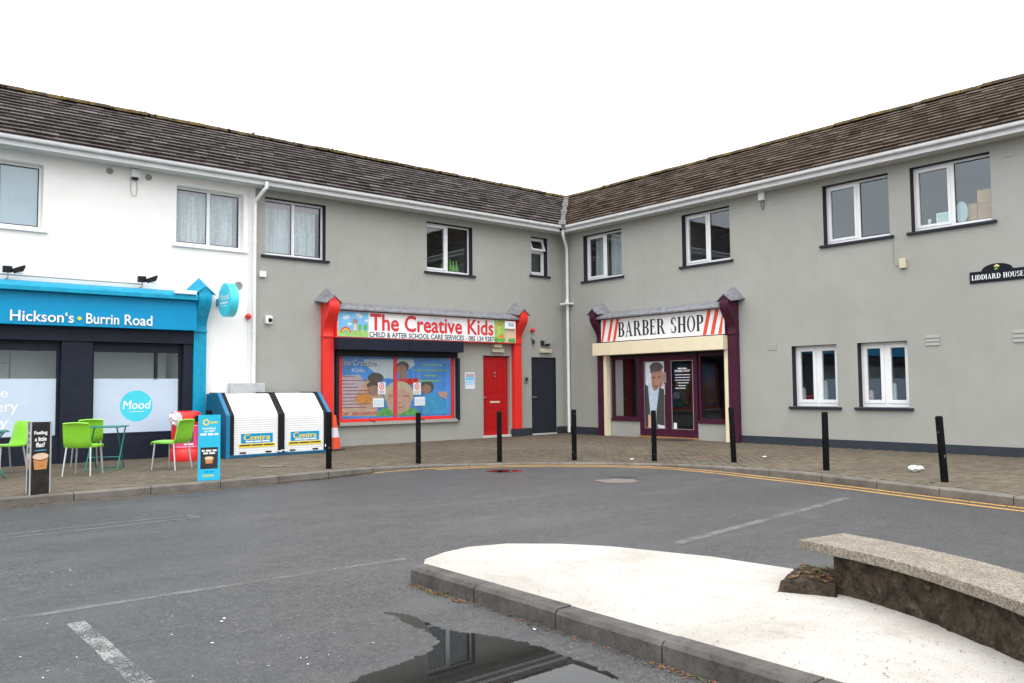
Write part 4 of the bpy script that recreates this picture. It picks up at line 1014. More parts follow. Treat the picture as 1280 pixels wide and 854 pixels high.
# right end panel with giraffe
b0, b1 = -2.70, -1.99; w = SW+.0006
s.flat(rect(b0, 2.46, b1, 3.02), w, 8); s.flat(rect(b0, 2.46, b0+.34, 3.02), w+.0003, 1); w += .0006
s.flat(rect(b0+.13, 2.50, b0+.18, 2.90), w, 4); s.flat(ell(b0+.18, 2.91, .07, .045, 14), w+.0002, 7); s.flat(ell(b0+.22, 2.60, .09, .06, 14), w+.0004, 7)
for (u, ru, rv) in ((b0+.05, .07, .06), (b0+.16, .08, .05), (b0+.28, .08, .055), (b0+.55, .1, .05), (b0+.64, .06, .07)): s.flat(ell(u, 2.51, ru, rv, 14), w+.0006, 5); w += .0002
s.build('sign_print', i_, sb, fix=False)
s = MB(LW); put_text(s, "The Creative Kids", -6.32, -2.74, 2.625, 2.995, SW+.0036, 0, .026); s.build('lettering', M['red_text'], sb, fix=False)
s = MB(LW); put_text(s, "CHILD & AFTER SCHOOL CARE SERVICES - 085 134 9287", -6.35, -2.72, 2.468, 2.585, SW+.0036, 0, .016); s.build('lettering', M['black_text'], sb, fix=False)
s = MB(LW); s.box(-2.385, -2.03, 2.80, 3.01, .252, .31); al = tag(s.build('alarm_box', M['sign_white'], None, bevel=.02), 'white alarm bell box over the end of the nursery sign', 'alarm')
s = MB(LW); put_text(s, "alarm", -2.27, -2.10, 2.87, 2.95, .3105, 0, .03) if False else [greek(s, -2.28, -2.10, 2.93-k*.03, .018, .3105, 0, 2) for k in range(3)]; s.build('print', M['fascia_blue'], al, fix=False)
# shutter box, guides, window
s = MB(LW); s.box(-7.175, -3.76, 2.16, 2.424, .02, .36); s.build('shutter_box', M['navy'], kd_, bevel=.008)
s = MB(LW); s.box(-7.10, -3.80, 2.03, 2.159, .02, .16); s.build('shutter_curtain', M['black_plastic'], kd_, bevel=.004)
for (a, b_) in ((-7.10, -7.03), (-3.77, -3.69)):
    s = MB(LW); s.box(a, b_, .49, 2.029, .003, .10); s.build('shutter_guide', M['navy'], kd_, bevel=.004)
s = MB(LW); s.box(-7.0, -3.67, .455, .528, -.05, .09); s.build('sill', M['fixture_grey'], kd_, bevel=.006)
s = MB(LW); frame_ring(s, -6.975, -3.805, .532, 2.148, .075, -.06, -.004); s.box(-5.54, -5.46, .6075, 2.0725, -.06, -.005); wf = s.build('window_frame', M['red'], kd_, bevel=.005)
WP = -.03
def LQ(px, py): return Lp(px, py, -.02)
s = MB(LW); mats = [M['print_sky'], M['print_cloud'], M['skin_pale'], M['hair_blond'], M['print_green'], M['hair_brown'], M['skin'], M['print_orange'], M['print_lilac'], M['print_peach'], M['print_blue'], M['hair_grey'], M['red_text'], M['stubble']]
w = WP
def Z3(px, py): return LQ(410+px/7.529, 430+py/7.529)        # coordinates read from an enlarged view of the window
def zell(cx, cy, rx, ry, m, n=22):
    global w
    w += .0003; s.flat([Z3(cx+rx*math.cos(2*math.pi*k/n), cy+ry*math.sin(2*math.pi*k/n)) for k in range(n)][::-1], w, m)
def zpoly(pts, m):
    global w
    w += .0003; s.flat([Z3(*p) for p in pts], w, m)
s.flat(rect(-6.90, .60, -5.54, 2.075), w, 0); s.flat(rect(-5.46, .60, -3.88, 2.075), w, 0)
zpoly([(330,145),(615,145),(615,330),(520,320),(430,260),(380,220)], 1); zpoly([(110,300),(300,290),(400,440),(410,600),(110,620)], 8); zpoly([(110,600),(470,600),(470,680),(110,680)], 9)
zpoly([(655,145),(800,145),(820,200),(760,240),(655,250)], 1)
# child with glasses behind, bent over
zpoly([(250,540),(300,420),(380,320),(440,300),(520,380),(520,520),(430,620),(330,610)], 2); zell(450, 320, 75, 50, 11); zell(440, 390, 75, 40, 5); zpoly([(250,500),(330,470),(420,500),(400,560),(270,550)], 7); zell(430, 440, 60, 50, 6)
# older child
zpoly([(655,330),(850,320),(860,370),(655,400)], 12); zpoly([(680,270),(740,270),(750,330),(680,330)], 6); zell(705, 215, 58, 52, 11); zell(695, 240, 48, 45, 6)
# fair child in front, in two halves either side of the bar
def half(pts_fn, lo, hi, m):
    P = [p for p in pts_fn]; P = [(min(max(x, lo), hi), y) for x, y in P]; zpoly(P, m)
E_ = lambda cx, cy, rx, ry: [(cx+rx*math.cos(2*math.pi*k/36), cy-ry*math.sin(2*math.pi*k/36)) for k in range(36)]
for lo, hi in ((430, 615), (655, 880)):
    half([(440,680),(520,600),(800,600),(870,640),(870,672),(655,675),(440,680)], lo, hi, 4)
    half(E_(668, 475, 138, 125), lo, hi, 3); half(E_(668, 535, 118, 120), lo, hi, 2)
zell(590, 490, 22, 9, 6, 10); zell(735, 490, 28, 9, 6, 10); zpoly([(660,592),(712,588),(708,598),(668,600)], 13)
# dark haired child in blue
zpoly([(890,480),(1010,460),(1125,560),(1120,660),(890,665)], 10); zell(935, 405, 62, 60, 11); zell(925, 425, 48, 44, 6); zpoly([(1030,450),(1125,450),(1115,520),(1060,500)], 2)
po = s.build('window_poster', mats, wf, fix=False)
s = MB(LW); W2 = w+.001
a, b_ = Z3(115, 200), Z3(455, 160); put_text(s, "The Creative", a[0]+.012, b_[0]+.012, a[1]-.022, b_[1]+.008, W2-.0004, 4, .015); put_text(s, "The Creative", a[0], b_[0], a[1]-.01, b_[1]+.02, W2, 0, .0)
a, b_ = Z3(225, 265), Z3(345, 230); put_text(s, "Kids", a[0], b_[0], a[1], b_[1], W2, 0, .01)
for k, (y_, x1, n_) in enumerate(((304,265,3),(338,480,6),(372,245,2),(404,285,2),(436,380,3),(468,400,4),(500,270,3),(534,250,3),(565,400,4),(596,360,3))):
    a, b_ = Z3(112, y_+8), Z3(x1, y_+8); greek(s, a[0], b_[0], a[1], .017, W2, 1, n_*3)
a, b_ = Z3(110, 672), Z3(190, 640); put_text(s, "Call", a[0], b_[0], a[1], b_[1], W2, 2, .01); a, b_ = Z3(228, 672), Z3(470, 636); put_text(s, "0851349287", a[0], b_[0], a[1], b_[1], W2, 2, .01)
LM_ = [M['print_cloud'], M['print_maroon'], M['red_text'], M['print_grass'], M['hair_grey']]; s.build('lettering', LM_, wf, fix=False); s = MB(LW)
for (x0, x1, y_, n_) in ((870,1080,205,2),(810,1110,255,3),(905,1020,305,1),(850,1060,355,1)):
    a, b_ = Z3(x0, y_), Z3(x1, y_); greek(s, a[0], b_[0], a[1], .035, W2, 3, n_*3)
s.build('lettering', [M['print_cloud'], M['print_maroon'], M['red_text'], M['print_grass'], M['hair_grey']], wf, fix=False)
pane(LW, -6.90, -5.54, .607, 2.073, WP+.018, wf, 'shop_glass'); pane(LW, -5.46, -3.88, .607, 2.073, WP+.018, wf, 'shop_glass')
for (x0, y0, x1, y1, ring_) in ((467,475,540,362,1),(420,597,523,510,0),(800,478,872,364,1),(812,582,910,498,0)):
    s = MB(LW); a, b_ = Z3(x0, y0), Z3(x1, y1); s.flat(rect(a[0], a[1], b_[0], b_[1]), -.0095, 0)
    cx_, cy_ = (a[0]+b_[0])/2, a[1]+(b_[1]-a[1])*.66
    if ring_:
        s.strip([(cx_+.065*math.cos(t), cy_+.085*math.sin(t)) for t in np.linspace(0, 2*math.pi, 21)], [(cx_+.045*math.cos(t), cy_+.062*math.sin(t)) for t in np.linspace(0, 2*math.pi, 21)], -.0090, -.0085, 1)
        s.flat(rect(cx_-.015, cy_-.04, cx_+.015, cy_+.04), -.0085, 1)
        for k in range(2): greek(s, a[0]+.03, b_[0]-.03, a[1]+.03+k*.03, .012, -.0085, 2, 2)
    else:
        for k in range(5): greek(s, a[0]+.025, b_[0]-.025, a[1]+.03+k*.03, .007, -.0085, 3, 3)
    s.build('paper_notice', [M['paper'], M['red_text'], M['hair_grey'], M['print_blue']], wf, fix=False)
s = MB(LW); s.box(-6.97, -3.81, .54, 2.14, -.16, -.15); s.build('backing_board', M['charcoal'], wf)
# hooks on the sill
for px, py in ((467, 528), (529, 524)):
    u, v_ = Lp(px, py, .09); s = MB(LW); s.box(u-.05, u+.05, .5285, .55, .03, .07); s.box(u+.01, u+.03, .50, .5285, .0905, .10); s.build('shutter_lock', M['charcoal'], kd_, bevel=.004)

# ---- barber ------------------------------------------------------
bs = thing('shop_front', (0, -3.6, 0), 'burgundy and cream barber shopfront with red striped sign', 'shopfront')
pilaster(RW, 1.50, bs, M['burgundy'], M['lead'], .20); pilaster(RW, 5.62, bs, M['burgundy'], M['lead'], .23)
s = MB(RW); s.box(1.605, 5.50, 2.425, 3.04, .02, .19); bf = s.build('fascia_board', M['burgundy'], bs, bevel=.004)
n = 6; P = [(.02, 3.235), (.16, 3.215), (.33, 3.12), (.36, 3.085), (.36, 3.045), (.02, 3.045)]
s = MB(RW); s.add([(u, b_, a) for u in (1.605, 5.50) for a, b_ in P], [(i, (i+1) % n, n+(i+1) % n, n+i) for i in range(n)]+[tuple(range(n)), tuple(range(n, 2*n))[::-1]]); s.build('cornice', M['lead'], bs, bevel=.006)
s = MB(RW); s.box(1.63, 5.485, 2.455, 3.03, .1905, .206); sb = s.build('sign_board', M['sign_white'], bs)
for k in range(3):
    a = 1.64+k*.20
    s = MB(RW); s.flat([(a, 2.46), (a+.095, 2.46), (a+.235, 3.025), (a+.14, 3.025)] if k else [(1.635, 2.46), (1.70, 2.46), (1.83, 3.025), (1.72, 3.025)], .2066); s.build('stripe', M['orange_red'], sb, fix=False)
    a = 4.88+k*.215; P = [(min(x, 5.48), y) for x, y in ((a, 2.46), (a+.105, 2.46), (a+.255, 3.025), (a+.15, 3.025))]; s = MB(RW); s.flat(P, .2066); s.build('stripe', M['orange_red'], sb, fix=False)

def serif(mb, text, u0, u1, v0, v1, w, m=0):
    """roman capitals built from stems, bowls and serifs"""
    ST, TH, SF, SH = .185, .065, .05, .055
    def bar(x0, y0, x1, y1): return ('p', [(x0, y0), (x1, y0), (x1, y1), (x0, y1)])
    def stem(x): return [bar(x, 0, x+ST, 1), bar(x-SF, 0, x+ST+SF, SH), bar(x-SF, 1-SH, x+ST+SF, 1)]
    def bowl(cx, cy, rx, ry, a0=-90, a1=90, tx=ST, ty=TH, n=14):
        A = [(cx+rx*math.cos(math.radians(a0+(a1-a0)*i/n)), cy+ry*math.sin(math.radians(a0+(a1-a0)*i/n))) for i in range(n+1)]
        B = [(cx+(rx-tx)*math.cos(math.radians(a0+(a1-a0)*i/n)), cy+(ry-ty)*math.sin(math.radians(a0+(a1-a0)*i/n))) for i in range(n+1)]
        return ('s', A, B)
    def g(c):
        if c == 'I': return stem(SF)+[], 2*SF+ST
        if c == 'L': return stem(SF)+[bar(SF+ST, 0, .52, TH), ('p', [(.47, 0), (.54, 0), (.56, .24), (.53, .24)])], .56
        if c == 'E': return stem(SF)+[bar(SF+ST, 0, .54, TH), bar(SF+ST, 1-TH, .52, 1), bar(SF+ST, .49, .42, .49+TH), ('p', [(.49, 0), (.55, 0), (.58, .22), (.55, .22)]), ('p', [(.47, 1), (.53, 1), (.54, .8), (.51, .8)]), bar(.40, .42, .43, .62)], .58
        if c in 'BPR':
            q = stem(SF)+[bowl(SF+ST+.1, .745 if c == 'B' else .73, .27, .255 if c == 'B' else .27), bar(SF+ST, 1-TH, SF+ST+.1, 1), bar(SF+ST, .49 if c == 'B' else .46, SF+ST+.1, .49+TH if c == 'B' else .46+TH)]
            if c == 'B': q += [bowl(SF+ST+.1, .265, .31, .265), bar(SF+ST, 0, SF+ST+.1, TH)]
            if c == 'R': q += [('p', [(SF+ST+.10, .47), (SF+ST+.27, .47), (SF+ST+.50, .0), (SF+ST+.31, .0)]), bar(SF+ST+.29, 0, SF+ST+.56, SH)]
            return q, .63 if c == 'B' else .60 if c == 'P' else .76
        if c == 'D': return stem(SF)+[bowl(SF+ST+.08, .5, .40, .5), bar(SF+ST, 0, SF+ST+.08, TH), bar(SF+ST, 1-TH, SF+ST+.08, 1)], .70
        if c == 'O': return [bowl(.36, .5, .36, .51, 0, 360, .16, .05, 30)], .72
        if c == 'H': return stem(SF)+stem(.50)+[bar(SF+ST, .47, .50, .47+TH)], .50+ST+SF
        if c == 'U': return [bar(.05, .28, .05+ST, 1), bar(0, 1-SH, .05+ST+.05, 1), bar(.56, .28, .63, 1), bar(.51, 1-SH, .68, 1), bowl(.34, .28, .29, .29, 180, 360, .12, .07)], .68
        if c == 'A': return [('p', [(.06, 0), (.12, 0), (.40, .98), (.33, .98)]), ('p', [(.50, 0), (.68, 0), (.42, 1), (.30, 1)]), bar(.19, .28, .52, .28+TH), bar(0, 0, .20, SH), bar(.43, 0, .75, SH)], .75
        if c == 'S': return [bowl(.27, .745, .24, .265, 35, 225, .15, .06), ('p', [(.07, .66), (.20, .56), (.47, .30), (.36, .44), (.18, .72), (.12, .74)]), bowl(.27, .26, .25, .27, -145, 45, .15, .06), bar(.44, .72, .475, .97), bar(.045, .03, .08, .30)], .54
        return [], .32
    items, x = [], 0
    for c in text:
        q, adv = g(c)
        for it in q:
            if it[0] == 'p': items.append(('p', [(a+x, b_) for a, b_ in it[1]]))
            else: items.append(('s', [(a+x, b_) for a, b_ in it[1]], [(a+x, b_) for a, b_ in it[2]]))
        x += adv+.10
    x -= .10; sc = (u1-u0)/x
    T = lambda P: [(u0+a*sc, v0+b_*(v1-v0)) for a, b_ in P]
    for k, it in enumerate(items):
        ww = w+.00035*(k % 7)
        if it[0] == 'p': mb.flat(T(it[1]), ww, m)
        else:
            A, B = T(it[1]), T(it[2]); n = len(A)
            mb.add([(a, b_, ww) for a, b_ in A]+[(a, b_, ww) for a, b_ in B], [(i, i+1, n+i+1, n+i) for i in range(n-1)], m)
t0, t1 = Rp(773, 415, .2), Rp(879.5, 405, .2)
s = MB(RW); serif(s, 'BARBER SHOP', t0[0], t1[0], 2.555, 2.935, .2075); s.build('lettering', M['black_text'], sb, fix=False)
s = MB(RW); s.box(1.39, 5.50, 2.10, 2.424, .02, .30); s.build('shutter_box', M['cream'], bs, bevel=.008)
for (a, b_) in ((1.625, 1.735), (5.405, 5.50)):
    s = MB(RW); s.box(a, b_, .0, 2.099, .003, .135); s.build('shutter_guide', M['cream'], bs, bevel=.005)
s = MB(RW); s.box(1.745, 5.395, 2.04, 2.118, -.08, .0); s.build('shutter_curtain', M['black_plastic'], bs)
for (a, b_) in ((1.745, 2.725), (4.535, 5.395)):
    s = MB(RW); s.box(a, b_, 0, .395, -.08, -.012); s.build('stall_riser', M['grey_render'], bs)
    s = MB(RW); s.box(a+.02, b_+.02 if b_ < 5 else b_, .396, .455, -.08, .025); s.build('sill', M['burgundy'], bs, bevel=.006)
    s = MB(RW); frame_ring(s, a+.03, b_, .456, 2.039, .055, -.08, -.02); wf = s.build('window_frame', M['burgundy'], bs, bevel=.004)
    pane(RW, a+.08, b_-.05, .51, 1.985, -.05, wf, 'shop_glass')
    if a < 2: s = MB(RW); s.quad((a+.10, .52, -.09), (a+.36, .52, -.09), (a+.36, 1.98, -.09), (a+.10, 1.98, -.09)); s.build('reflection_strip', mat_plain('pane_reflection', (.30, .33, .33), .6), wf, fix=False)  # left window: pale strip, a reflection in the pane put into colour
s = MB(RW); s.box(2.70, 4.56, .0, .045, -.09, .04); s.build('threshold', M['timber'], bs, bevel=.006)
s = MB(RW); frame_ring(s, 2.735, 4.525, .046, 2.039, .05, -.09, -.012); s.build('door_frame', M['burgundy'], bs, bevel=.004)
gl_l = (Rp(805, 500, 0)[0], Rp(830, 500, 0)[0]); gl_r = (Rp(838.8, 500, 0)[0], Rp(866, 500, 0)[0]); vt, vb = 1.90, .235
for k, (a, b_, gg) in enumerate(((2.787, 3.627, gl_l), (3.633, 4.473, gl_r))):
    s = MB(RW); s.box(a, gg[0], .05, 1.985, -.075, -.025); s.box(gg[1], b_, .05, 1.985, -.075, -.025); s.box(gg[0], gg[1], .05, vb, -.075, -.025); s.box(gg[0], gg[1], vt, 1.985, -.075, -.025)
    dr = s.build('door', M['burgundy'], bs, bevel=.004)
    pane(RW, gg[0], gg[1], vb, vt, -.05, dr, 'shop_glass')
    s = MB(RW); frame_ring(s, gg[0], gg[1], vb, vt, .012, -.0249, -.02); s.build('glazing_bead', M['fixture_grey'], dr)
    if k == 0:
        # printed film of a man in a suit, looking down
        s = MB(RW); U = lambda x: gg[0]+(x-35)/(215-35)*(gg[1]-gg[0]); V = lambda y: vt-(y-90)/(675-90)*(vt-vb)
        ww = -.0495
        def pp(pts, m_):
            global ww2
            s.flat([(U(min(max(x, 40), 212)), V(min(max(y, 92), 672))) for x, y in pts], pp.w, m_); pp.w += .0003
        pp.w = ww
        EE = lambda cx, cy, rx, ry: [(cx+rx*math.cos(2*math.pi*q/24), cy+ry*math.sin(2*math.pi*q/24)) for q in range(24)]
        pp([(35,90),(215,90),(215,675),(35,675)], 0)
        pp([(35,290),(80,320),(100,700),(35,700)], 1); pp([(140,300),(215,340),(230,680),(130,680)], 1); pp([(60,280),(110,330),(165,310),(135,520),(80,550),(70,420)], 2)
        pp([(95,270),(165,250),(150,330),(118,350),(100,320)], 3); pp(EE(150, 235, 58, 95), 3); pp(EE(140, 140, 60, 42), 4); pp([(85,130),(110,130),(105,200),(85,190)], 4)
        pp([(105,228),(130,222),(132,234),(108,240)], 4); pp([(150,222),(178,226),(176,236),(150,232)], 4); pp([(100,262),(125,300),(165,300),(190,262),(185,300),(160,335),(125,335),(104,300)], 7); pp([(120,300),(150,302),(146,309),(124,308)], 6)
        pp([(60,280),(80,270),(112,340),(100,360)], 2); pp([(165,300),(150,330),(140,380),(158,340)], 2)
        pp([(60,560),(90,540),(110,600),(108,680),(60,670)], 5); pp([(70,550),(90,535),(100,560),(85,580)], 3); pp([(140,640),(215,650),(215,672),(150,672)], 0)
        s.build('door_poster', [M['print_cloud'], M['suit'], M['shirt'], M['skin'], M['hair_grey'], M['skin_pale'], M['stubble_lip'], M['stubble']], dr, fix=False)
        s = MB(RW); s.box(b_-.075, b_-.035, 1.36, 1.62, -.0249, -.005); s.build('push_plate', M['aluminium'], dr, bevel=.003)
        s = MB(RW); s.tube([(b_-.055, 1.32, -.02), (b_-.055, 1.32, .02), (b_-.055, 1.08, .02), (b_-.055, 1.08, -.02)], .012, 8); s.build('handle', M['aluminium'], dr, smooth=True)
    else:
        s = MB(RW); U = lambda x: gg[0]+(x-275)/(470-275)*(gg[1]-gg[0]); V = lambda y: vt-(y-85)/(680-85)*(vt-vb)
        put_text(s, "BARBER SHOP", U(303), U(437), V(185), V(166), -.0485, 0, .03); greek(s, U(330), U(410), V(160), .03, -.0485, 0, 2)
        for y_, x0, x1, n_ in ((212,305,440,2),(235,305,438,4),(258,305,436,4),(282,328,425,3),(306,332,398,2),(328,305,395,2)): greek(s, U(x0), U(x1), V(y_), .016, -.0485, 0, n_)
        s.build('lettering', M['white_text'], dr, fix=False)
        s = MB(RW); s.flat(rect(U(283), V(678), U(312), V(625)), -.0486); s.build('door_sticker', M['white_text'], dr, fix=False)
room(RW, 1.75, 5.39, .0, 2.11, bs, M['room_dark'], w0=-.10, depth=4.0, mg=.0, down=.0)
s = MB(RW); lining(s, 1.74, 5.40, 0, 2.12, .10); s.build('reveal', M['grey_render'], bs, fix=False)
mb = MB(); x0, y0 = -.02, -3.78
mb.box(-.62, -.05, -4.45, -3.72, .004, .018); tag(mb.build('door_mat', M['mat_rubber'], bevel=.004), 'black door mat before the barber shop doors', 'mat')
# chair inside the barber shop, dimly seen
s = MB(RW); s.box(2.2, 2.7, .45, .55, -1.4, -.9); s.box(2.2, 2.7, .55, 1.1, -1.4, -1.3); s.tube([(2.45, 0, -1.15), (2.45, .45, -1.15)], .05, 10); s.lathe([(0, .03), (.25, .03), (.25, 0)], (2.45, 0, -1.15), 4) if False else None
tag(s.build('barber_chair', M['coffee'], bevel=.02), 'brown barber chair dimly seen behind the left window of the barber shop', 'chair')

# ================================================================== THINGS FIXED TO THE WALLS
def fixture(name, mb, mat, label, cat, group=None, **k): return tag(mb.build(name, mat, None, **k), label, cat, group)
# projecting round sign
u, v_ = Lp(285, 375.5, .56); ds = thing('projecting_sign', (u, 0, v_), 'round turquoise sign projecting from the white wall', 'sign')
R_ = .335
s = MB(); c0 = (u, -.585, v_)
n = 40; P = [(u+dx, -.585+R_*math.cos(2*math.pi*k/n), v_+R_*math.sin(2*math.pi*k/n)) for dx in (-.085, .085) for k in range(n)]
s.add(P, [tuple(range(n)), tuple(range(n, 2*n))]+[(k, (k+1) % n, n+(k+1) % n, n+k) for k in range(n)]); s.build('disc', M['cyan'], ds, bevel=.006)
s = MB(); s.box(u-.035, u+.035, -.255, -.001, v_-.07, v_+.07); s.build('bracket', M['trim_blue'], ds, bevel=.005)
s = MB(lambda p: (u-.0862-p[2], -.585-p[0], v_+p[1])); put_text(s, "Mood", -.26, .25, .0, .13, 0, 0, .016, .1); greek(s, -.22, .20, -.075, .035, 0, 0, 1); greek(s, -.15, .16, -.13, .018, 0, 0, 2); s.build('lettering', M['white_text'], ds, fix=False)

def round_vent(px, py, r, F, fn, label):
    a, b_ = fn(px, py, 0); s = MB(F); s.lathe([(0, .012), (r*.7, .012), (r*.75, .02), (r, .018), (r*1.02, .0005)], (a, b_, 0), 20)
    for k in range(-2, 3): s.box(a-r*.6, a+r*.6, b_+k*r*.25-.004, b_+k*r*.25+.004, .012, .020)
    return fixture('round_vent', s, M['fixture_grey'], label, 'vent', smooth=True)
round_vent(137, 214, .062, LW, Lp, 'round grey wall vent left of the eaves sensor on the white wall')
round_vent(185.5, 222, .062, LW, Lp, 'round grey wall vent right of the eaves sensor on the white wall')
round_vent(298, 357, .085, LW, Lp, 'round grey wall vent behind the projecting turquoise sign')
def sensor(F, fn, px, py, label, dark=False):
    a, b_ = fn(px, py, 0); t = thing('sensor', F((a, b_, 0)), label, 'sensor')
    s = MB(F); s.box(a-.075, a+.075, b_-.06, b_+.10, .001, .10); s.build('housing', M['white_pvc'], t, bevel=.015)
    s = MB(F); s.box(a-.055, a+.055, b_-.10, b_-.061, .02, .09); s.build('lens', M['black_plastic'], t, bevel=.01)
    s = MB(F); s.tube([(a-.055, b_+.2, .02), (a-.06, b_, .02), (a-.07, b_-.30, .02), (a-.03, b_-.42, .02), (a+.03, b_-.40, .02), (a+.05, b_-.25, .02), (a+.03, b_-.08, .02)], .006, 6); s.build('cable', M['dark_cable'] if dark else M['cable'], t)
sensor(LW, Lp, 168, 219, 'white sensor box with looped cable under the eaves of the white wall')
def sensor2():
    a, b_ = Rp(953.5, 246, 0); t = thing('sensor', RW((a, b_, 0)), 'white sensor box under the eaves of the grey wall between upper windows', 'sensor')
    s = MB(RW); s.box(a-.07, a+.07, b_-.09, b_+.11, .001, .09); s.build('housing', M['white_pvc'], t, bevel=.012)
    s = MB(RW); s.tube([(a-.03, b_-.09, .03), (a-.035, b_-.22, .03), (a, b_-.30, .03), (a+.04, b_-.22, .03), (a+.03, b_-.09, .03)], .008, 6); s.build('cable', M['dark_cable'], t)
sensor2()
def plainbox(F, fn, p0, p1, d, mat, name, label, cat, bev=.008, w0=.001):
    a, b_ = fn(*p0, 0), fn(*p1, 0); s = MB(F); s.box(a[0], b_[0], b_[1], a[1], w0, d)
    return fixture(name, s, M[mat], label, cat, bevel=bev), a, b_
o, a, b_ = plainbox(LW, Lp, (323.5, 339), (331.5, 347), .06, 'paper', 'junction_box', 'small cream box on the grey wall beside the white downpipe', 'box')
o, a, b_ = plainbox(RW, Rp, (1125, 324), (1134, 335), .06, 'beige_box', 'junction_box', 'small cream box on the grey wall above the lower windows', 'box')
s = MB(RW); s.tube([(a[0]-.12, 4.1, .008), (a[0]-.12, 3.62, .008), (a[0]-.09, 3.56, .008), (a[0], 3.55, .008)], .006, 6); c_ = s.build('cable', M['cable'], o)
# alarm strobes
def strobe(F, fn, px, py, label):
    a, b_ = fn(px, py, 0); t = thing('alarm_strobe', F((a, b_, 0)), label, 'alarm')
    s = MB(F); s.lathe([(0, .03), (.045, .03), (.05, .0005)], (a, b_, 0), 16); s.build('base', M['white_pvc'], t, smooth=True)
    s = MB(F); s.lathe([(.06, .0305), (.065, .06), (.05, .10), (.02, .12), (0, .122)], (a, b_, 0), 16); s.build('dome', M['alarm_red'], t, smooth=True)
strobe(LW, Lp, 309, 396, 'red alarm strobe on the white wall beside the downpipe'); strobe(LW, Lp, 664, 413, 'red alarm strobe on the grey wall above the charcoal door')
# cameras
def dome_cam(F, fn, px, py, label):
    a, b_ = fn(px, py, 0); t = thing('security_camera', F((a, b_, 0)), label, 'camera')
    s = MB(F); s.box(a-.075, a+.075, b_-.09, b_+.09, .001, .10); s.build('housing', M['white_pvc'], t, bevel=.03, smooth=True)
    s = MB(F); s.lathe([(.045, .101), (.04, .125), (.02, .14), (0, .143)], (a+.015, b_-.01, 0), 16); s.build('lens', M['black_plastic'], t, smooth=True)
dome_cam(LW, Lp, 334.5, 400, 'white security camera with black lens on the grey wall')
a, b_ = Lp(665, 425, 0); t = thing('security_camera', LW((a, b_, 0)), 'small hanging camera below the red strobe by the charcoal door', 'camera')
s = MB(LW); s.box(a-.04, a+.04, b_+.0, b_+.07, .001, .09); s.build('bracket', M['fixture_grey'], t, bevel=.01); s = MB(LW); s.tube([(a, b_, .06), (a, b_-.12, .07)], .03, 10); s.build('camera_body', M['charcoal'], t, smooth=True)
# flood lights
def flood(F, a, b_, w_, label, mat='black_plastic', sc=1.0, yawd=1):
    t = thing('floodlight', F((a, b_, 0)), label, 'floodlight')
    s = MB(F); s.box(a-.08*sc, a+.06*sc, b_-.05*sc, b_+.06*sc, w_, w_+.10*sc); s.build('lamp_housing', M[mat], t, bevel=.01)
    s = MB(F); P = [(a+.03*sc, b_+.0), (a+.24*sc, b_+.09*sc), (a+.25*sc, b_+.06*sc), (a+.22*sc, b_-.02*sc), (a+.10*sc, b_-.06*sc)]; s.prism(P, w_+.02, w_+.16*sc); s.build('lamp_head', M[mat], t, bevel=.006)
    s = MB(F); s.box(a+.11*sc, a+.22*sc, b_-.055*sc, b_-.035*sc, w_+.03, w_+.15*sc); s.build('lens', M['paper'], t)
    s = MB(F); s.tube([(a, b_-.05*sc, w_+.05), (a, b_-.14*sc, w_+.05)], .012, 6); s.tube([(a, b_-.14*sc, w_+.05), (a, b_-.14*sc, .0)], .012, 6); s.build('stalk', M['fixture_grey'], t)
a, b_ = Lp(178, 349.5, .2); flood(LW, a, b_, .15, 'black floodlight above the blue fascia, nearer the pitched cap')
a, b_ = Lp(10, 337, .2); flood(LW, a, b_, .15, 'black floodlight above the blue fascia, left of the lettering')
s = MB(LW); s.tube([(-15.5, 3.35, .06), (-13.0, 3.335, .06), (-11.2, 3.33, .06)], .012, 6); fixture('cable_conduit', s, M['cable'], 'grey conduit running along the top of the blue fascia', 'conduit')
a, b_ = Lp(683, 429.5, .1); t = thing('floodlight', LW((a, b_, 0)), 'twin head floodlight above the charcoal door', 'floodlight')
s = MB(LW); s.box(a-.13, a-.06, b_-.06, b_+.08, .001, .08); s.build('lamp_housing', M['charcoal'], t, bevel=.01)
s = MB(LW); s.prism([(a-.06, b_-.02), (a+.16, b_+.02), (a+.17, b_+.07), (a-.06, b_+.08)], .06, .20); s.build('lamp_head', M['fixture_grey'], t, bevel=.008)
s = MB(LW); s.tube([(a-.05, b_-.05, .12), (a+.06, b_-.02, .15)], .035, 8); s.build('motion_eye', M['charcoal'], t, smooth=True)
for (p0, p1, nm) in (((613.5, 435.5), (628, 441), 'cream emergency light bar above the red door'), ((673.5, 436), (687.5, 441.5), 'cream emergency light bar above the charcoal door')):
    plainbox(LW, Lp, p0, p1, .09, 'beige_box', 'emergency_light', nm, 'light', .015)
a, b_ = Lp(621.5, 432, .1); s = MB(LW); s.box(a-.13, a+.13, b_-.06, b_+.035, .001, .16); fixture('canopy_lamp', s, M['beige_box'], 'small beige lamp tucked under the nursery sign over the red door', 'light', bevel=.02)
o, a, b_ = plainbox(LW, Lp, (654.6, 470.5), (659.5, 478.3), .04, 'aluminium', 'intercom', 'grey intercom panel beside the charcoal door', 'intercom')
s = MB(LW); s.box(a[0]+.025, b_[0]-.025, b_[1]+.03, a[1]-.03, .0405, .044); s.build('keypad', M['charcoal'], o)
a, b_ = Lp(581, 465.5, 0), Lp(593.5, 486.5, 0); s = MB(LW); s.box(a[0], b_[0], b_[1], a[1], .001, .008); o = fixture('notice_board', s, M['print_cloud'], 'pale blue printed notice on the wall beside the red door', 'notice')
s = MB(LW); s.flat(rect(a[0]+.02, b_[1]+.12, b_[0]-.02, a[1]-.12), .0088, 0)
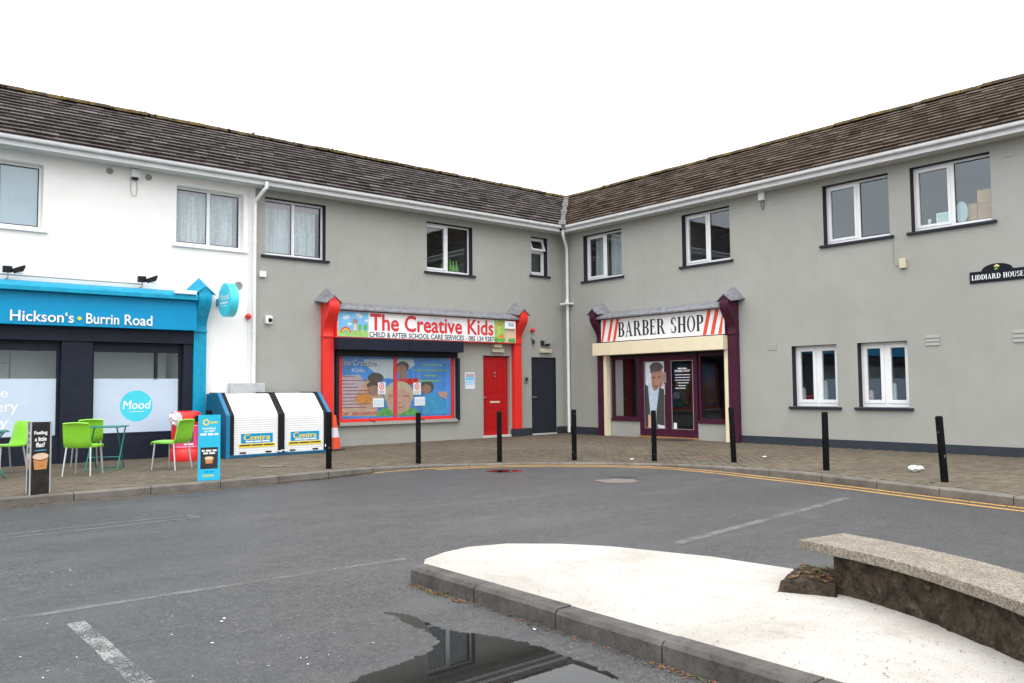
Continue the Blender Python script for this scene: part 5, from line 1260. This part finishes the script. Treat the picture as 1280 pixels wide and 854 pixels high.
for k in range(3): greek(s, a[0]+.03, b_[0]-.03, a[1]-.05-k*.028, .014, .0092, 1, 2)
for k in range(4): greek(s, a[0]+.03, b_[0]-.03, b_[1]+.03+k*.055, .02, .0094, 2, 2)
s.build('print', [M['print_sky2'], M['print_maroon'], M['white_text']], o, fix=False)
# air bricks
def airbrick(px0, py0, px1, py1, label, mat='grey_render', slats=3, d=.02):
    a, b_ = Rp(px0, py0, 0), Rp(px1, py1, 0); t = thing('air_vent', RW((a[0], b_[1], 0)), label, 'vent')
    s = MB(RW); s.box(a[0], b_[0], b_[1], a[1], .0005, .006); s.build('plate', M['grey_render'], t)
    h = (a[1]-b_[1])/slats
    for k in range(slats):
        z0 = b_[1]+k*h; q = MB(RW); q.add([(u, z0+h*.15, w_) for u in (a[0], b_[0]) for w_ in (.0062, d)]+[(u, z0+h*.92, .0065) for u in (a[0], b_[0])], [(0,1,3,2), (1,4,5,3), (0,1,4), (2,5,3)]); q.build('slat', M[mat], t)
airbrick(1157, 419, 1175, 432, 'louvred wall vent right of the lower windows'); airbrick(1266, 412, 1284, 428, 'louvred wall vent below the house name plate')
airbrick(960, 430, 971, 437.5, 'flat painted air brick left of the lower windows', 'grey_render', 3, .012)
airbrick(1253, 184, 1268, 194.5, 'painted air brick under the eaves past the last upper window', 'grey_render', 3, .012)
airbrick(967, 246, 978, 253.5, 'painted air brick under the eaves beside the sensor', 'grey_render', 3, .010)
# house name plate
na, nb = 10.63, 11.53; t = thing('name_plate', RW((11.08, 3.07, 0)), 'black arched house name plate with white lettering', 'sign')
P = [(na, 3.07), (nb, 3.07), (nb, 3.275), (nb-.20, 3.275)]+[(11.08+.25*math.cos(a), 3.275+.115*math.sin(a)) for a in np.linspace(.35, math.pi-.35, 12)]+[(na+.20, 3.275), (na, 3.275)]
s = MB(RW); s.prism(P, .003, .022); pl = s.build('plate', M['name_black'], t)
s = MB(RW); serif(s, 'LIDDIARD HOUSE', na+.035, nb-.035, 3.125, 3.215, .0225); s.build('lettering', M['white_text'], t, fix=False)
s = MB(RW)
for k, (du, dv, m_) in enumerate(((-.025, .03, 0), (.025, .03, 0), (0, .045, 1), (0, -.01, 2), (-.02, -.02, 2))): s.flat(ell(11.08+du, 3.31+dv, .018, .016, 10), .0226+k*.0002, m_)
s.build('emblem', [M['yellow_text'], M['paper'], M['print_green']], t, fix=False)
s = MB(RW); frame_ring(s, na+.008, nb-.008, 3.078, 3.267, .004, .0221, .0235); 
# stainless guard where the downpipe meets the store
a, b_ = Lp(287, 479, .1), Lp(330, 492, .1); s = MB(LW); s.box(a[0], b_[0], .0, a[1], .002, .16); fixture('pipe_guard', s, M['steel'], 'galvanised steel box on the wall behind the trolley store', 'cabinet', bevel=.008)

# ------------------------------------------------------------------ things behind the windows
def curtain(F, u0, u1, v0, v1, w_, label, mat='lace', amp=.02, freq=26, group=None, name='lace_curtain'):
    n = 70; s = MB(F); P = []
    for j in (0, 1):
        for k in range(n+1):
            u = u0+(u1-u0)*k/n; P.append((u, v0 if j == 0 else v1, w_+amp*math.sin(u*freq)+amp*.5*math.sin(u*freq*2.3+1)))
    s.add(P, [(k, k+1, n+2+k, n+1+k) for k in range(n)]); return tag(s.build(name, M[mat], None, smooth=True, fix=False), label, 'curtain', group)
curtain(LW, -10.54, -9.24, 4.18, 5.30, -.30, 'white lace curtain in the window of the white wall')
curtain(LW, -8.72, -7.45, 4.16, 5.26, -.30, 'white lace curtain with pink pelmet in the grey wall window next to the downpipe')
M['pelmet'] = mat_plain('pelmet_pink', (.50, .30, .30), .8)
curtain(LW, -8.72, -7.34, 5.24, 5.39, -.27, 'dusty pink pelmet above the lace curtain beside the downpipe', 'pelmet', .008, name='pelmet')
curtain(LW, -10.54, -9.22, 5.27, 5.37, -.27, 'lilac grey pelmet above the lace curtain of the white wall', 'print_lilac', .008, name='pelmet')
curtain(RW, 1.02, 1.50, 4.17, 5.40, -.30, 'left half of the white drapes in the upper window over the barber shop corner', 'drape', .02, name='drape')
curtain(RW, 1.58, 2.16, 4.17, 5.40, -.30, 'right half of the white drapes in the upper window over the barber shop corner', 'drape', .02, name='drape')
# printed film inside the first white wall window
s = MB(LW); s.quad((-13.54, 4.26, -.187), (-12.94, 4.26, -.187), (-12.94, 5.33, -.187), (-13.54, 5.33, -.187), 0); a, b_ = Lp(12, 249), Lp(40, 240)
put_text(s, "Centra", a[0], b_[0]-.0, a[1]+.0, b_[1]+.02, -.1862, 1, .0)
s.quad((-14.22, 4.26, -.187), (-13.62, 4.26, -.187), (-13.62, 5.33, -.187), (-14.22, 5.33, -.187), 0)
tag(s.build('window_film', [mat_plain('pale_film', (.42, .50, .57), .4, .06, scale=1.5), mat_plain('film_print', (.36, .43, .49), .4)], None, fix=False), 'pale blue film on the first window of the white wall', 'film')
# sill clutter
def at_sill(fn, px): return fn(px, 275, -.2)[0]
uD = lambda px: Rp(px, 270, -.22)[0]
s = MB(RW); s.lathe([(0, 0), (.05, 0), (.06, .05), (.03, .10), (.045, .15), (.05, .19), (.02, .22), (0, .225)], (0, 0, 0), 12) if False else None
def lathe_thing(name, F, prof, u, v, w_, mat, label, cat):
    m_ = MB(lambda p: F((u+p[0], v+p[2], w_+p[1]))); m_.lathe(prof, (0, 0, 0), 14); return tag(m_.build(name, M[mat], None, smooth=True), label, cat)
ZS = 4.245
s = MB(RW); s.box(9.60, 11.06, ZS-.03, ZS-.002, -.42, -.165); sh = fixture('window_board', s, M['white_pvc'], 'white inner sill below the ornaments in the last upper window', 'sill')
lathe_thing('figurine', RW, [(0, 0), (.05, 0), (.045, .04), (.02, .07), (.03, .11), (.035, .14), (.015, .17), (0, .175)], uD(1161), ZS, -.25, 'paper', 'small white figurine on the inner sill of the last upper window', 'ornament')
s = MB(RW); a = uD(1170); s.box(a, a+.32, ZS, ZS+.25, -.25, -.235); o = fixture('picture_frame', s, M['paper'], 'white picture frame on the inner sill of the last upper window', 'picture'); s = MB(RW); s.flat(rect(a+.025, ZS+.025, a+.295, ZS+.225), -.234); s.build('picture', M['mint'], o, fix=False)
a = uD(1200); s = MB(RW); s.prism(ell(a+.02, ZS+.20, .11, .20, 20), -.27, -.245); fixture('oval_mirror', s, M['mint'], 'pale oval mirror on the inner sill of the last upper window', 'mirror')
a = uD(1212); s = MB(RW); s.box(a-.05, a+.10, ZS, ZS+.34, -.42, -.30); s.box(a+.12, a+.52, ZS, ZS+.56, -.60, -.28); fixture('cardboard_box', s, M['cardboard'], 'brown cardboard boxes behind the last upper window', 'box')
a = uD(1205); s = MB(RW); s.tube([(a+.09, ZS, -.2), (a+.09, ZS+.3, -.2), (a+.45, ZS+.3, -.2)], .008, 6); fixture('desk_lamp', s, M['timber'], 'thin brown lamp arm on the inner sill of the last upper window', 'lamp')
s = MB(LW); s.box(-4.58, -3.22, 4.20, 4.228, -.45, -.165); fixture('window_board', s, M['white_pvc'], 'white inner sill below the green bottles', 'sill')
for px, h, rr_ in ((563.5, .34, .07), (570.5, .30, .06), (567, .30, .06), (553.5, .22, .05)):
    u = Lp(px, 320, -.24)[0]; lathe_thing('spray_bottle', LW, [(0, 0), (rr_, 0), (rr_*.9, h*.3), (rr_*.45, h*.7), (.02, h*.85), (.022, h), (0, h)], u, 4.228, -.24-.03*(px % 2), 'bottle_green', 'green bottle on the inner sill of the window above the nursery sign', 'bottle')['group'] = 'green bottles on the sill'
for px, h, m_, lb in ((1003.5, .32, 'print_cloud', 'pale tall packet inside the left sash of the window nearer the barber shop'), (1031, .47, 'mint', 'pale green board inside the right sash of the window nearer the barber shop'), (1088, .26, 'print_lilac', 'patterned pot inside the left sash of the window farther from the barber shop'), (1117, .40, 'print_cloud', 'pale bottle shape inside the right sash of the window farther from the barber shop')):
    u = Rp(px, 500, -.25)[0]; s = MB(RW); s.prism([(u-.055, .90), (u+.06, .90), (u+.05, .9+h*.9), (u+.02, .9+h), (u-.04, .9+h)], -.30, -.24); fixture('sill_item', s, M[m_], lb, 'ornament')
for (h0, h1, nm) in ((7.05, 8.02, 'nearer'), (8.50, 9.45, 'farther')):
    s = MB(RW); s.box(h0, h1, .868, .898, -.40, -.165); fixture('window_board', s, M['white_pvc'], 'inner sill of the lower window %s the barber shop' % ('nearer to' if nm == 'nearer' else 'farther from'), 'sill')

# ================================================================== STREET THINGS
BOLL = [((411,586),(411,515),'first bollard, standing before the right end of the trolley store',0),((523,579.3),(523,516),'bollard standing before the poster windows of the nursery',0),((624.5,577.3),(624.5,514),'bollard standing before the red door',0),((718,575.2),(718,512),'bollard in front of the corner downpipe',0),
  ((818,576.2),(818,513),'bollard standing before the barber shop doors',0),((917.5,578),(914,509),'slightly leaning bollard at the right pilaster of the barber shop',.0),((1033,588),(1031.5,515),'bollard in front of the lower windows of the grey wall',0),((1181,602.5),(1175,520),'leaning chipped bollard past the lower windows',1)]
m, nt, b = principled('bollard_paint', (.004, .004, .005), .55, .08); v = objvec(nt)
nt.links.new(mixc(nt, ramp(nt, nz(nt, 26, 4, .6, v), .68, .71, 0, .8), (.004, .004, .005), (.30, .30, .29)), b.inputs['Base Color']); bump(nt, b, nz(nt, 40, 3, .6, v), .2, .003); M['bollard'] = m
def bollard_mesh(h):
    s = MB(); s.lathe([(0, -.05), (.047, -.05), (.047, .0), (.046, h-.015), (.042, h-.004), (.03, h), (0, h+.002)], (0, 0, 0), 16); return s
def ground_px(px, py):
    z = 0.0
    for _ in range(6): q = G(px, py, z); z = pav_z(*q)
    return q[0], q[1], z
def height_at(pos, px, py):
    d = ray(px, py); k = math.hypot(pos[0]-CAM_O[0], pos[1]-CAM_O[1])/math.hypot(d[0], d[1]); return float(CAM_O[2]+k*d[2]-pos[2])
for (bp, tp, lb, lean) in BOLL:
    pos = ground_px(*bp); h = height_at(pos, *tp)
    o = bollard_mesh(h).build('bollard', M['bollard'], None, smooth=True); o.location = pos
    sh = (tp[0]-bp[0])
    if abs(sh) > 2.5:
        dx = CAM_R*(sh+2.2 if lean else sh+1.4); wpx = np.linalg.norm(np.array(pos)-CAM_O)/CAM_F
        o.rotation_euler = Vector((dx[0]*wpx, dx[1]*wpx, h)).to_track_quat('Z', 'Y').to_euler()
    tag(o, 'round black steel '+lb, 'bollard', 'bollards along the kerb')
# two bollards inside printed covers
def cover_on(bx, by, rotz, faces, h, side, tri, label, cat, bl, bh):
    pos = (bx, by, pav_z(bx, by)); o = bollard_mesh(bh).build('bollard', M['bollard'], None, smooth=True); o.location = pos; tag(o, bl, 'bollard', 'bollards along the kerb')
    t = thing('bollard_cover', pos, label, cat); return t, pos
# turquoise cover
pL, pR = G(247, 601.8), G(275, 600.3)
pa, pb = np.array(pL), np.array(pR); dirv = (pb-pa)/np.linalg.norm(pb-pa); nrm = np.array([dirv[1], -dirv[0]])
if nrm @ (CAM_O[:2]-pa) < 0: nrm = -nrm
wid = np.linalg.norm(pb-pa); back = (pa+pb)/2-nrm*wid*.8
H1 = .93
t, pos = cover_on(float(((pa+pb)/2-nrm*.105)[0]), float(((pa+pb)/2-nrm*.105)[1]), 0, 3, H1, wid, True, 'turquoise three sided printed cover slipped over a bollard', 'bollard cover', 'round black bollard rising out of the turquoise printed cover', 1.0)
def panel(name, A, B, z0, z1, mat, parent, th=.006):
    A, B = np.array(A), np.array(B); d = (B-A)/np.linalg.norm(B-A); n_ = np.array([-d[1], d[0]])*th
    s = MB(); s.add([(*A, z0), (*B, z0), (*(B+n_), z0), (*(A+n_), z0), (*A, z1), (*B, z1), (*(B+n_), z1), (*(A+n_), z1)], [(0,1,2,3), (4,5,6,7), (0,1,5,4), (1,2,6,5), (2,3,7,6), (3,0,4,7)])
    return s.build(name, mat, parent)
pz = pos[2]+.003
fp = panel('front_panel', pa, pb, pz, pz+H1, M['cover_blue'], t); panel('side_panel', pb-nrm*.006, back, pz, pz+H1, M['cover_blue'], t); panel('side_panel', back-nrm*.004, pa-nrm*.012, pz, pz+H1, M['cover_blue'], t)
FC = lambda p: (pa[0]+dirv[0]*p[0]+nrm[0]*p[2], pa[1]+dirv[1]*p[0]+nrm[1]*p[2], pz+p[1])
s = MB(FC); W_ = wid; s.flat(rect(.004, .004, W_-.004, H1-.004), .0008, 6)
s.strip([(W_*.35+.046*math.cos(q), .825+.046*math.sin(q)) for q in np.linspace(0, 2*math.pi, 21)], [(W_*.35+.026*math.cos(q), .825+.026*math.sin(q)) for q in np.linspace(0, 2*math.pi, 21)], .0015, .002, 0)
greek(s, W_*.54, W_*.86, .81, .022, .002, 0, 1)
put_text(s, "Download", W_*.20, W_*.78, .725, .755, .002, 1, .03); put_text(s, "our NEW", W_*.26, W_*.74, .685, .713, .002, 1, .03); greek(s, W_*.10, W_*.90, .640, .028, .002, 1, 3)
s.flat(rect(W_*.11, .165, W_*.89, .47), .0015, 2)
greek(s, W_*.17, W_*.83, .41, .026, .0022, 1, 3); greek(s, W_*.24, W_*.76, .375, .022, .0022, 1, 2)
s.flat([(W_*.36, .24), (W_*.64, .24), (W_*.70, .315), (W_*.30, .315)], .0022, 3); s.flat(ell(W_*.5, .318, W_*.20, .022, 16), .0026, 4)
greek(s, W_*.30, W_*.70, .115, .022, .002, 5, 2); put_text(s, "Centra", W_*.22, W_*.72, .055, .092, .002, 0, .03)
s.build('front_print', [M['yellow_text'], M['white_text'], M['cover_black'], M['coffee'], M['coffee_pale'], M['fascia_blue'], M['cover_blue']], fp, fix=False)
# black cover with coffee cup print
c0, c1, c2 = np.array(G(37, 620)), np.array(G(60.5, 616.8)), np.array(G(29, 617.2))
d1 = (c1-c0)/np.linalg.norm(c1-c0); dd = c2-c0
ang = math.atan2(d1[1], d1[0]); L1 = .27
c1 = c0+d1*L1; th = ang+math.radians(60); c2 = c0+np.array([math.cos(th), math.sin(th)])*L1
ctr = (c0+c1+c2)/3
t, pos = cover_on(float(ctr[0]), float(ctr[1]), 0, 3, .90, L1, True, 'black three sided cover printed with a coffee cup slipped over a bollard', 'bollard cover', 'black bollard hidden inside the coffee cup cover', .80)
pz = pos[2]+.003; H2 = .90
fp = panel('front_panel', c0, c1, pz, pz+H2, M['cover_black'], t); lp_ = panel('side_panel', c2, c0, pz, pz+H2, M['cover_black'], t); panel('side_panel', c1, c2, pz, pz+H2, M['cover_black'], t)
for c_ in (c0, c1, c2):
    o_c = ctr+(c_-ctr)*1.02; s = MB(); s.tube([(*o_c, pz), (*o_c, pz+H2+.004)], .011, 6); s.build('edge_trim', M['aluminium'], t)
def cup(FC, W_, parent):
    s = MB(FC); s.flat(rect(.004, .004, W_-.004, H2-.004), .0008, 0)
    put_text(s, "Feeling", W_*.16, W_*.82, .735, .79, .002, 1, .04); put_text(s, "a little", W_*.20, W_*.78, .665, .715, .002, 1, .04); put_text(s, "flat?", W_*.26, W_*.70, .590, .645, .002, 1, .04); s.flat(rect(W_*.20, .545, W_*.78, .552), .002, 4)
    s.flat([(W_*.30, .14), (W_*.72, .14), (W_*.78, .30), (W_*.24, .30)], .0016, 0); s.flat([(W_*.20, .31), (W_*.82, .31), (W_*.88, .44), (W_*.13, .44)], .0018, 2); s.flat(ell(W_*.5, .465, W_*.42, .045, 20), .0020, 0); s.flat(ell(W_*.5, .472, W_*.41, .042, 20), .0024, 3)
    for k in range(60): a, b_ = random.uniform(.08, .9)*W_, random.uniform(.03, .26); s.flat(ell(a, b_, .008, .005, 6), .0028+k*.00002, 5)
    s.build('front_print', [M['cover_black'], M['white_text'], M['coffee'], M['coffee_pale'], M['cyan'], M['hair_brown']], parent, fix=False)
def fcm(A, B, zc):
    A, B = np.array(A), np.array(B); d = (B-A)/np.linalg.norm(B-A); n_ = np.array([d[1], -d[0]])
    return lambda p: (A[0]+d[0]*p[0]+n_[0]*p[2], A[1]+d[1]*p[0]+n_[1]*p[2], zc+p[1])
cup(fcm(c0, c1, pz), L1, fp); cup(fcm(c2, c0, pz), L1, lp_)

# ---- cafe chairs and tables
def make_chair(label):
    t = thing('cafe_chair', (0, 0, 0), label, 'chair', 'green cafe chairs')
    def shell(name, prof, wf, th, conc):
        n, mX = len(prof), 10; s = MB(); P = []
        pts = [Vector((0, y, z)) for y, z in prof]
        nr = []
        for i in range(n):
            d = pts[min(i+1, n-1)]-pts[max(i-1, 0)]; nr.append(Vector((0, -d.z, d.y)).normalized())
        for lay in (0, 1):
            for i in range(n):
                hw = wf[i]
                for k in range(mX+1):
                    x = -1+2*k/mX; q = pts[i]+Vector((x*hw, 0, 0))+nr[i]*(conc[i]*(x*x)-(th if lay else 0)); P.append(tuple(q))
        N = n*(mX+1); F = []
        for i in range(n-1):
            for k in range(mX):
                a = i*(mX+1)+k; F += [(a, a+1, a+mX+2, a+mX+1), (N+a, N+a+mX+1, N+a+mX+2, N+a+1)]
        for k in range(mX): F += [(k, N+k, N+k+1, k+1), ((n-1)*(mX+1)+k, (n-1)*(mX+1)+k+1, N+(n-1)*(mX+1)+k+1, N+(n-1)*(mX+1)+k)]
        for i in range(n-1):
            a = i*(mX+1); F += [(a, a+mX+1, N+a+mX+1, N+a)]; a += mX; F += [(a, N+a, N+a+mX+1, a+mX+1)]
        s.add(P, F); return s.build(name, M['chair_green'], t, smooth=True)
    shell('seat', [(.225, .405), (.222, .432), (.205, .450), (.10, .447), (-.05, .440), (-.17, .442)], [.195, .21, .215, .215, .212, .205], .022, [0, .004, .010, .014, .012, .01])
    shell('backrest', [(-.16, .420), (-.195, .455), (-.215, .53), (-.232, .63), (-.252, .73), (-.275, .79), (-.292, .805)], [.205, .205, .20, .197, .195, .19, .185], .018, [.0, .012, .022, .026, .024, .02, .015])
    for sx in (-1, 1):
        for (y0, y1) in ((.185, .215), (-.175, -.235)):
            s = MB(); s.tube([(sx*.175, y0, .437), (sx*.205, y1, .0)], [.0145, .012], 10); s.build('leg', M['aluminium'], t, smooth=True)
            s = MB()
    return t
def place(o, x, y, ang, label=None):
    o.location = (x, y, pav_z(x, y)+.002); o.rotation_euler = (0, 0, math.radians(ang)-math.pi/2)
    if label: o['label'] = label
ch = make_chair('green cafe chair with its back to the road at the navy pillar')
ch2 = copy_tree(ch); ch3 = copy_tree(ch); ch4 = copy_tree(ch)
place(ch, -12.70, -2.55, 55)
place(ch2, -12.33, -1.08, 88, 'green cafe chair against the wall behind the other chair at the navy pillar')
place(ch3, -11.405, -2.62, 124, 'green cafe chair turned sideways beside the red litter bin')
place(ch4, -13.58, -1.42, 205, 'green cafe chair behind the table by the coffee cup cover')
def make_table(label):
    t = thing('bistro_table', (0, 0, 0), label, 'table', 'green bistro tables')
    s = MB(); n = 4; h = .285
    pts = [(x, y) for x, y in ((-h, -h), (h, -h), (h, h), (-h, h))]; s.prism(pts, .690, .708); s.build('table_top', M['table_green'], t, bevel=.008)
    for sx in (-1, 1):
        s = MB(); s.tube([(sx*.24, .22, .69), (sx*.24, -.26, .012)], .011, 8); s.build('leg', M['table_green'], t, smooth=True)
        s = MB(); s.tube([(sx*.215, -.22, .69), (sx*.215, .26, .012)], .011, 8); s.build('leg', M['table_green'], t, smooth=True)
    for (y, z, w_) in ((-.255, .014, .24), (.255, .014, .215), (-.12, .21, .235)):
        s = MB(); s.tube([(-w_, y, z), (w_, y, z)], .008, 6); s.build('stretcher', M['table_green'], t, smooth=True)
    return t
tb = make_table('green folding bistro table between the two chairs at the navy pillar'); tb2 = copy_tree(tb)
place(tb, -12.22, -1.88, 62); place(tb2, -13.93, -2.12, 175, 'green folding bistro table by the coffee cup cover')

# ---- litter bin
bx, by = -10.66, -1.02; t = thing('litter_bin', (bx, by, 0), 'round red litter bin with a pink poster beside the blue pilaster', 'bin')
s = MB(); s.lathe([(0, 0), (.275, 0), (.28, .03), (.28, .17), (.265, .19), (.255, .20), (.25, .22), (.25, .68)], (bx, by, .002), 36); s.build('body', M['bin_red'], t, smooth=True)
s = MB(); s.lathe([(.26, .68), (.265, .70), (.262, .84), (.235, .885), (.16, .905), (0, .912)], (bx, by, .002), 36); hd = s.build('hood', M['bin_red'], t, smooth=True)
va = math.atan2(CAM_O[1]-by, CAM_O[0]-bx)
s = MB(); s.lathe([(.2685, .71), (.2685, .82)], (bx, by, .002), 10, a0=va+.15+.5, a1=va+.15+.95); s.build('aperture', M['black_plastic'], hd, fix=False)
s = MB(); s.lathe([(.2685, .71), (.2685, .80)], (bx, by, .002), 10, a0=va+.55, a1=va+1.15); s.build('aperture', M['charcoal'], hd, fix=False)
s = MB(); s.lathe([(.2525, .24), (.2525, .66)], (bx, by, .002), 16, a0=va-.75, a1=va+.95); po = s.build('poster', M['pink'], t, fix=False)
s = MB(); s.lathe([(.2532, .34), (.2532, .54)], (bx, by, .002), 8, a0=va+.2, a1=va+.55); s.build('poster_print', M['hair_grey'], po, fix=False)
s = MB(); s.lathe([(.2532, .255), (.2532, .262)], (bx, by, .002), 16, a0=va-.70, a1=va+.9); s.lathe([(.2532, .635), (.2532, .642)], (bx, by, .002), 16, a0=va-.70, a1=va+.9); s.lathe([(.2532, .29), (.2532, .315)], (bx, by, .002), 8, a0=va-.1, a1=va+.55); s.build('poster_border', M['white_text'], po, fix=False)
crumple('plastic_bag', (bx-.20, by-.16, .60), (.12, .10, .26), M['bag'], 'crumpled pinkish white plastic bag stuffed in the mouth of the red bin', 'bag', 21, .55)

# ---- trolley store with two roller fronts
X0, X1 = -10.0, -7.86; YB, YF = -.17, -1.28; t = thing('trolley_store', (X0, YB, 0), 'blue trolley store with two white roller shutter fronts and black frames', 'store')
prof = [(YB, .005), (YF, .005), (YF, .80), (-.80, 1.215), (YB, 1.215)]
for (xa, xb, mt) in ((X0, X0+.06, 'store_blue'), (X1-.06, X1, 'store_blue')):
    s = MB(); n = 5; P = [(x, y, z) for x in (xa, xb) for y, z in prof]; s.add(P, [tuple(range(5)), tuple(range(5, 10))]+[(i, (i+1) % 5, 5+(i+1) % 5, 5+i) for i in range(5)]); ep = s.build('end_panel', M[mt], t, bevel=.02)
def strip_along(xa, xb, pr, th, name, mat, parent, bevel=.004):
    s = MB(); n = len(pr); o = []
    for i in range(n):
        a = np.array(pr[max(i-1, 0)]); b_ = np.array(pr[min(i+1, n-1)]); d = (b_-a)/np.linalg.norm(b_-a); o.append((pr[i][0]-d[1]*th, pr[i][1]+d[0]*th))
    P = [(x, y, z) for x in (xa, xb) for y, z in list(pr)+o]; F = []
    for i in range(n-1): F += [(i, i+1, n+i+1, n+i), (2*n+i, 3*n+i, 3*n+i+1, 2*n+i+1), (i, 2*n+i, 2*n+i+1, i+1), (n+i, n+i+1, 3*n+i+1, 3*n+i)]
    F += [(0, n, 3*n, 2*n), (n-1, 3*n-1, 4*n-1, 2*n-1)]
    s.add(P, F); return s.build(name, mat, parent, bevel=bevel)
for (xa, xb) in ((X0-.012, X0+.0605), (X1-.0605, X1+.012)): strip_along(xa, xb, [(YF, .0), (YF, .80), (-.80, 1.215)], .03, 'end_rim', M['edge_blue'], t)
fpr = [(YF, .055), (YF, .80), (-.80, 1.215), (YB, 1.215)]
xm = -8.915
for (xa, xb) in ((X0+.061, X0+.14), (xm-.065, xm+.065), (X1-.14, X1-.061)): strip_along(xa, xb, fpr, .022, 'frame', M['black_plastic'], t)
s = MB(); s.box(X0+.061, X1-.061, YF-.03, YB, .005, .054); s.build('base_rail', M['store_blue'], t, bevel=.004)
s = MB(); s.add([(X0+.061, YB, .06), (X1-.061, YB, .06), (X1-.061, YB, 1.2), (X0+.061, YB, 1.2)], [(0,1,2,3)]); s.build('back_panel', M['store_blue'], t, fix=False)
# rounded path of the roller slats
path = [(YF+.012, .06), (YF+.012, .74), (YF+.02, .79), (YF+.045, .83), (-.86, 1.165), (-.82, 1.19), (-.77, 1.20), (YB-.02, 1.20)]
pd_ = np.concatenate([[0], np.cumsum([math.hypot(path[i+1][0]-path[i][0], path[i+1][1]-path[i][1]) for i in range(len(path)-1)])])
def pth(s_): return np.array([np.interp(s_, pd_, [p[0] for p in path]), np.interp(s_, pd_, [p[1] for p in path])])
PITCH = .0445; M['slat'] = mat_plain('slat_white', (.80, .81, .81), .4, .03)
for si, (xa, xb) in enumerate(((X0+.142, xm-.067), (xm+.067, X1-.142))):
    s = MB(); s.box(xa, xb, YF-.004, YF+.03, .0555, .075); sh = s.build('shutter', M['slat'], t, bevel=.003)
    k = 0; s0 = .016
    while s0+PITCH < pd_[-1]:
        q = MB(); p0, p1 = pth(s0+.0012), pth(s0+PITCH-.0012); d = (p1-p0)/np.linalg.norm(p1-p0); nn = np.array([-d[1], d[0]]);
        if nn[0] > .3 or nn[1] < -.3: nn = -nn
        if nn[0] > 0 and abs(nn[0]) > abs(nn[1]): nn = -nn
        cs = [p0, p0+nn*.010, p0+d*PITCH*.5+nn*.0125, p1+nn*.010, p1]
        P = [(x, c[0], c[1]) for x in (xa, xb) for c in cs]; q.add(P, [(i, i+1, 6+i, 5+i) for i in range(4)]+[(0,1,2,3,4), (9,8,7,6,5)]); q.build('slat', M['slat'], sh); s0 += PITCH; k += 1
    # stickers
    Fq = lambda p: (p[0], YF-.0035-p[2], p[1])
    s = MB(Fq); w_ = xb-xa; a = xa+w_*.16; b_ = xa+w_*.88; mats = [M['fascia_blue'], M['yellow_text'], M['white_text'], M['black_text']]
    s.box(a, b_, .27, .45, -.004, .001, 0); put_text(s, "Centra", a+.05, b_-.06, .325, .435, .0016, 1, .03, .05); greek(s, a+.09, b_-.06, .285, .026, .0016, 2, 3)
    s.box(a-.05, b_+.05, .185, .255, -.004, .001, 1); greek(s, a-.03, b_+.03, .215, .026, .0016, 3, 3); s.build('sticker', mats, sh, fix=False)
    for f_ in (.2, .78):
        s = MB(); s.box(xa+w_*f_-.06, xa+w_*f_+.06, YF-.02, YF-.0045, .077, .105); s.build('pull_handle', M['black_plastic'], sh, bevel=.004)
s = MB(); s.tube([(xm-.10, YF-.045, .10), (xm-.03, YF-.05, .07), (xm+.03, YF-.045, .10), (xm+.10, YF-.045, .085)], .012, 8); s.tube([(xm-.08, YF-.045, .075), (xm, YF-.05, .105), (xm+.12, YF-.045, .07)], .012, 8); s.build('lock_chain', M['aluminium'], t, smooth=True)
s = MB(); s.box(X1-.13, X1-.07, YF-.036, YF-.031, .12, .17); s.build('label', M['paper'], t)

# ---- traffic cone
cx_, cy_ = -7.545, -.84; t = thing('traffic_cone', (cx_, cy_, 0), 'orange traffic cone with a white band beside the red pilaster', 'traffic cone')
s = MB(); s.lathe([(.148, .032), (.112, .27), (.083, .47), (.052, .68), (.040, .735), (.034, .735), (.030, .60)], (cx_, cy_, .002), 24, mats=[0, 1, 0, 0, 0, 0]); s.build('cone', [M['cone_orange'], M['cone_white']], t, smooth=True)
s = MB(); s.box(cx_-.18, cx_+.18, cy_-.18, cy_+.18, .002, .034); s.build('base', M['rubber'], t, bevel=.012)
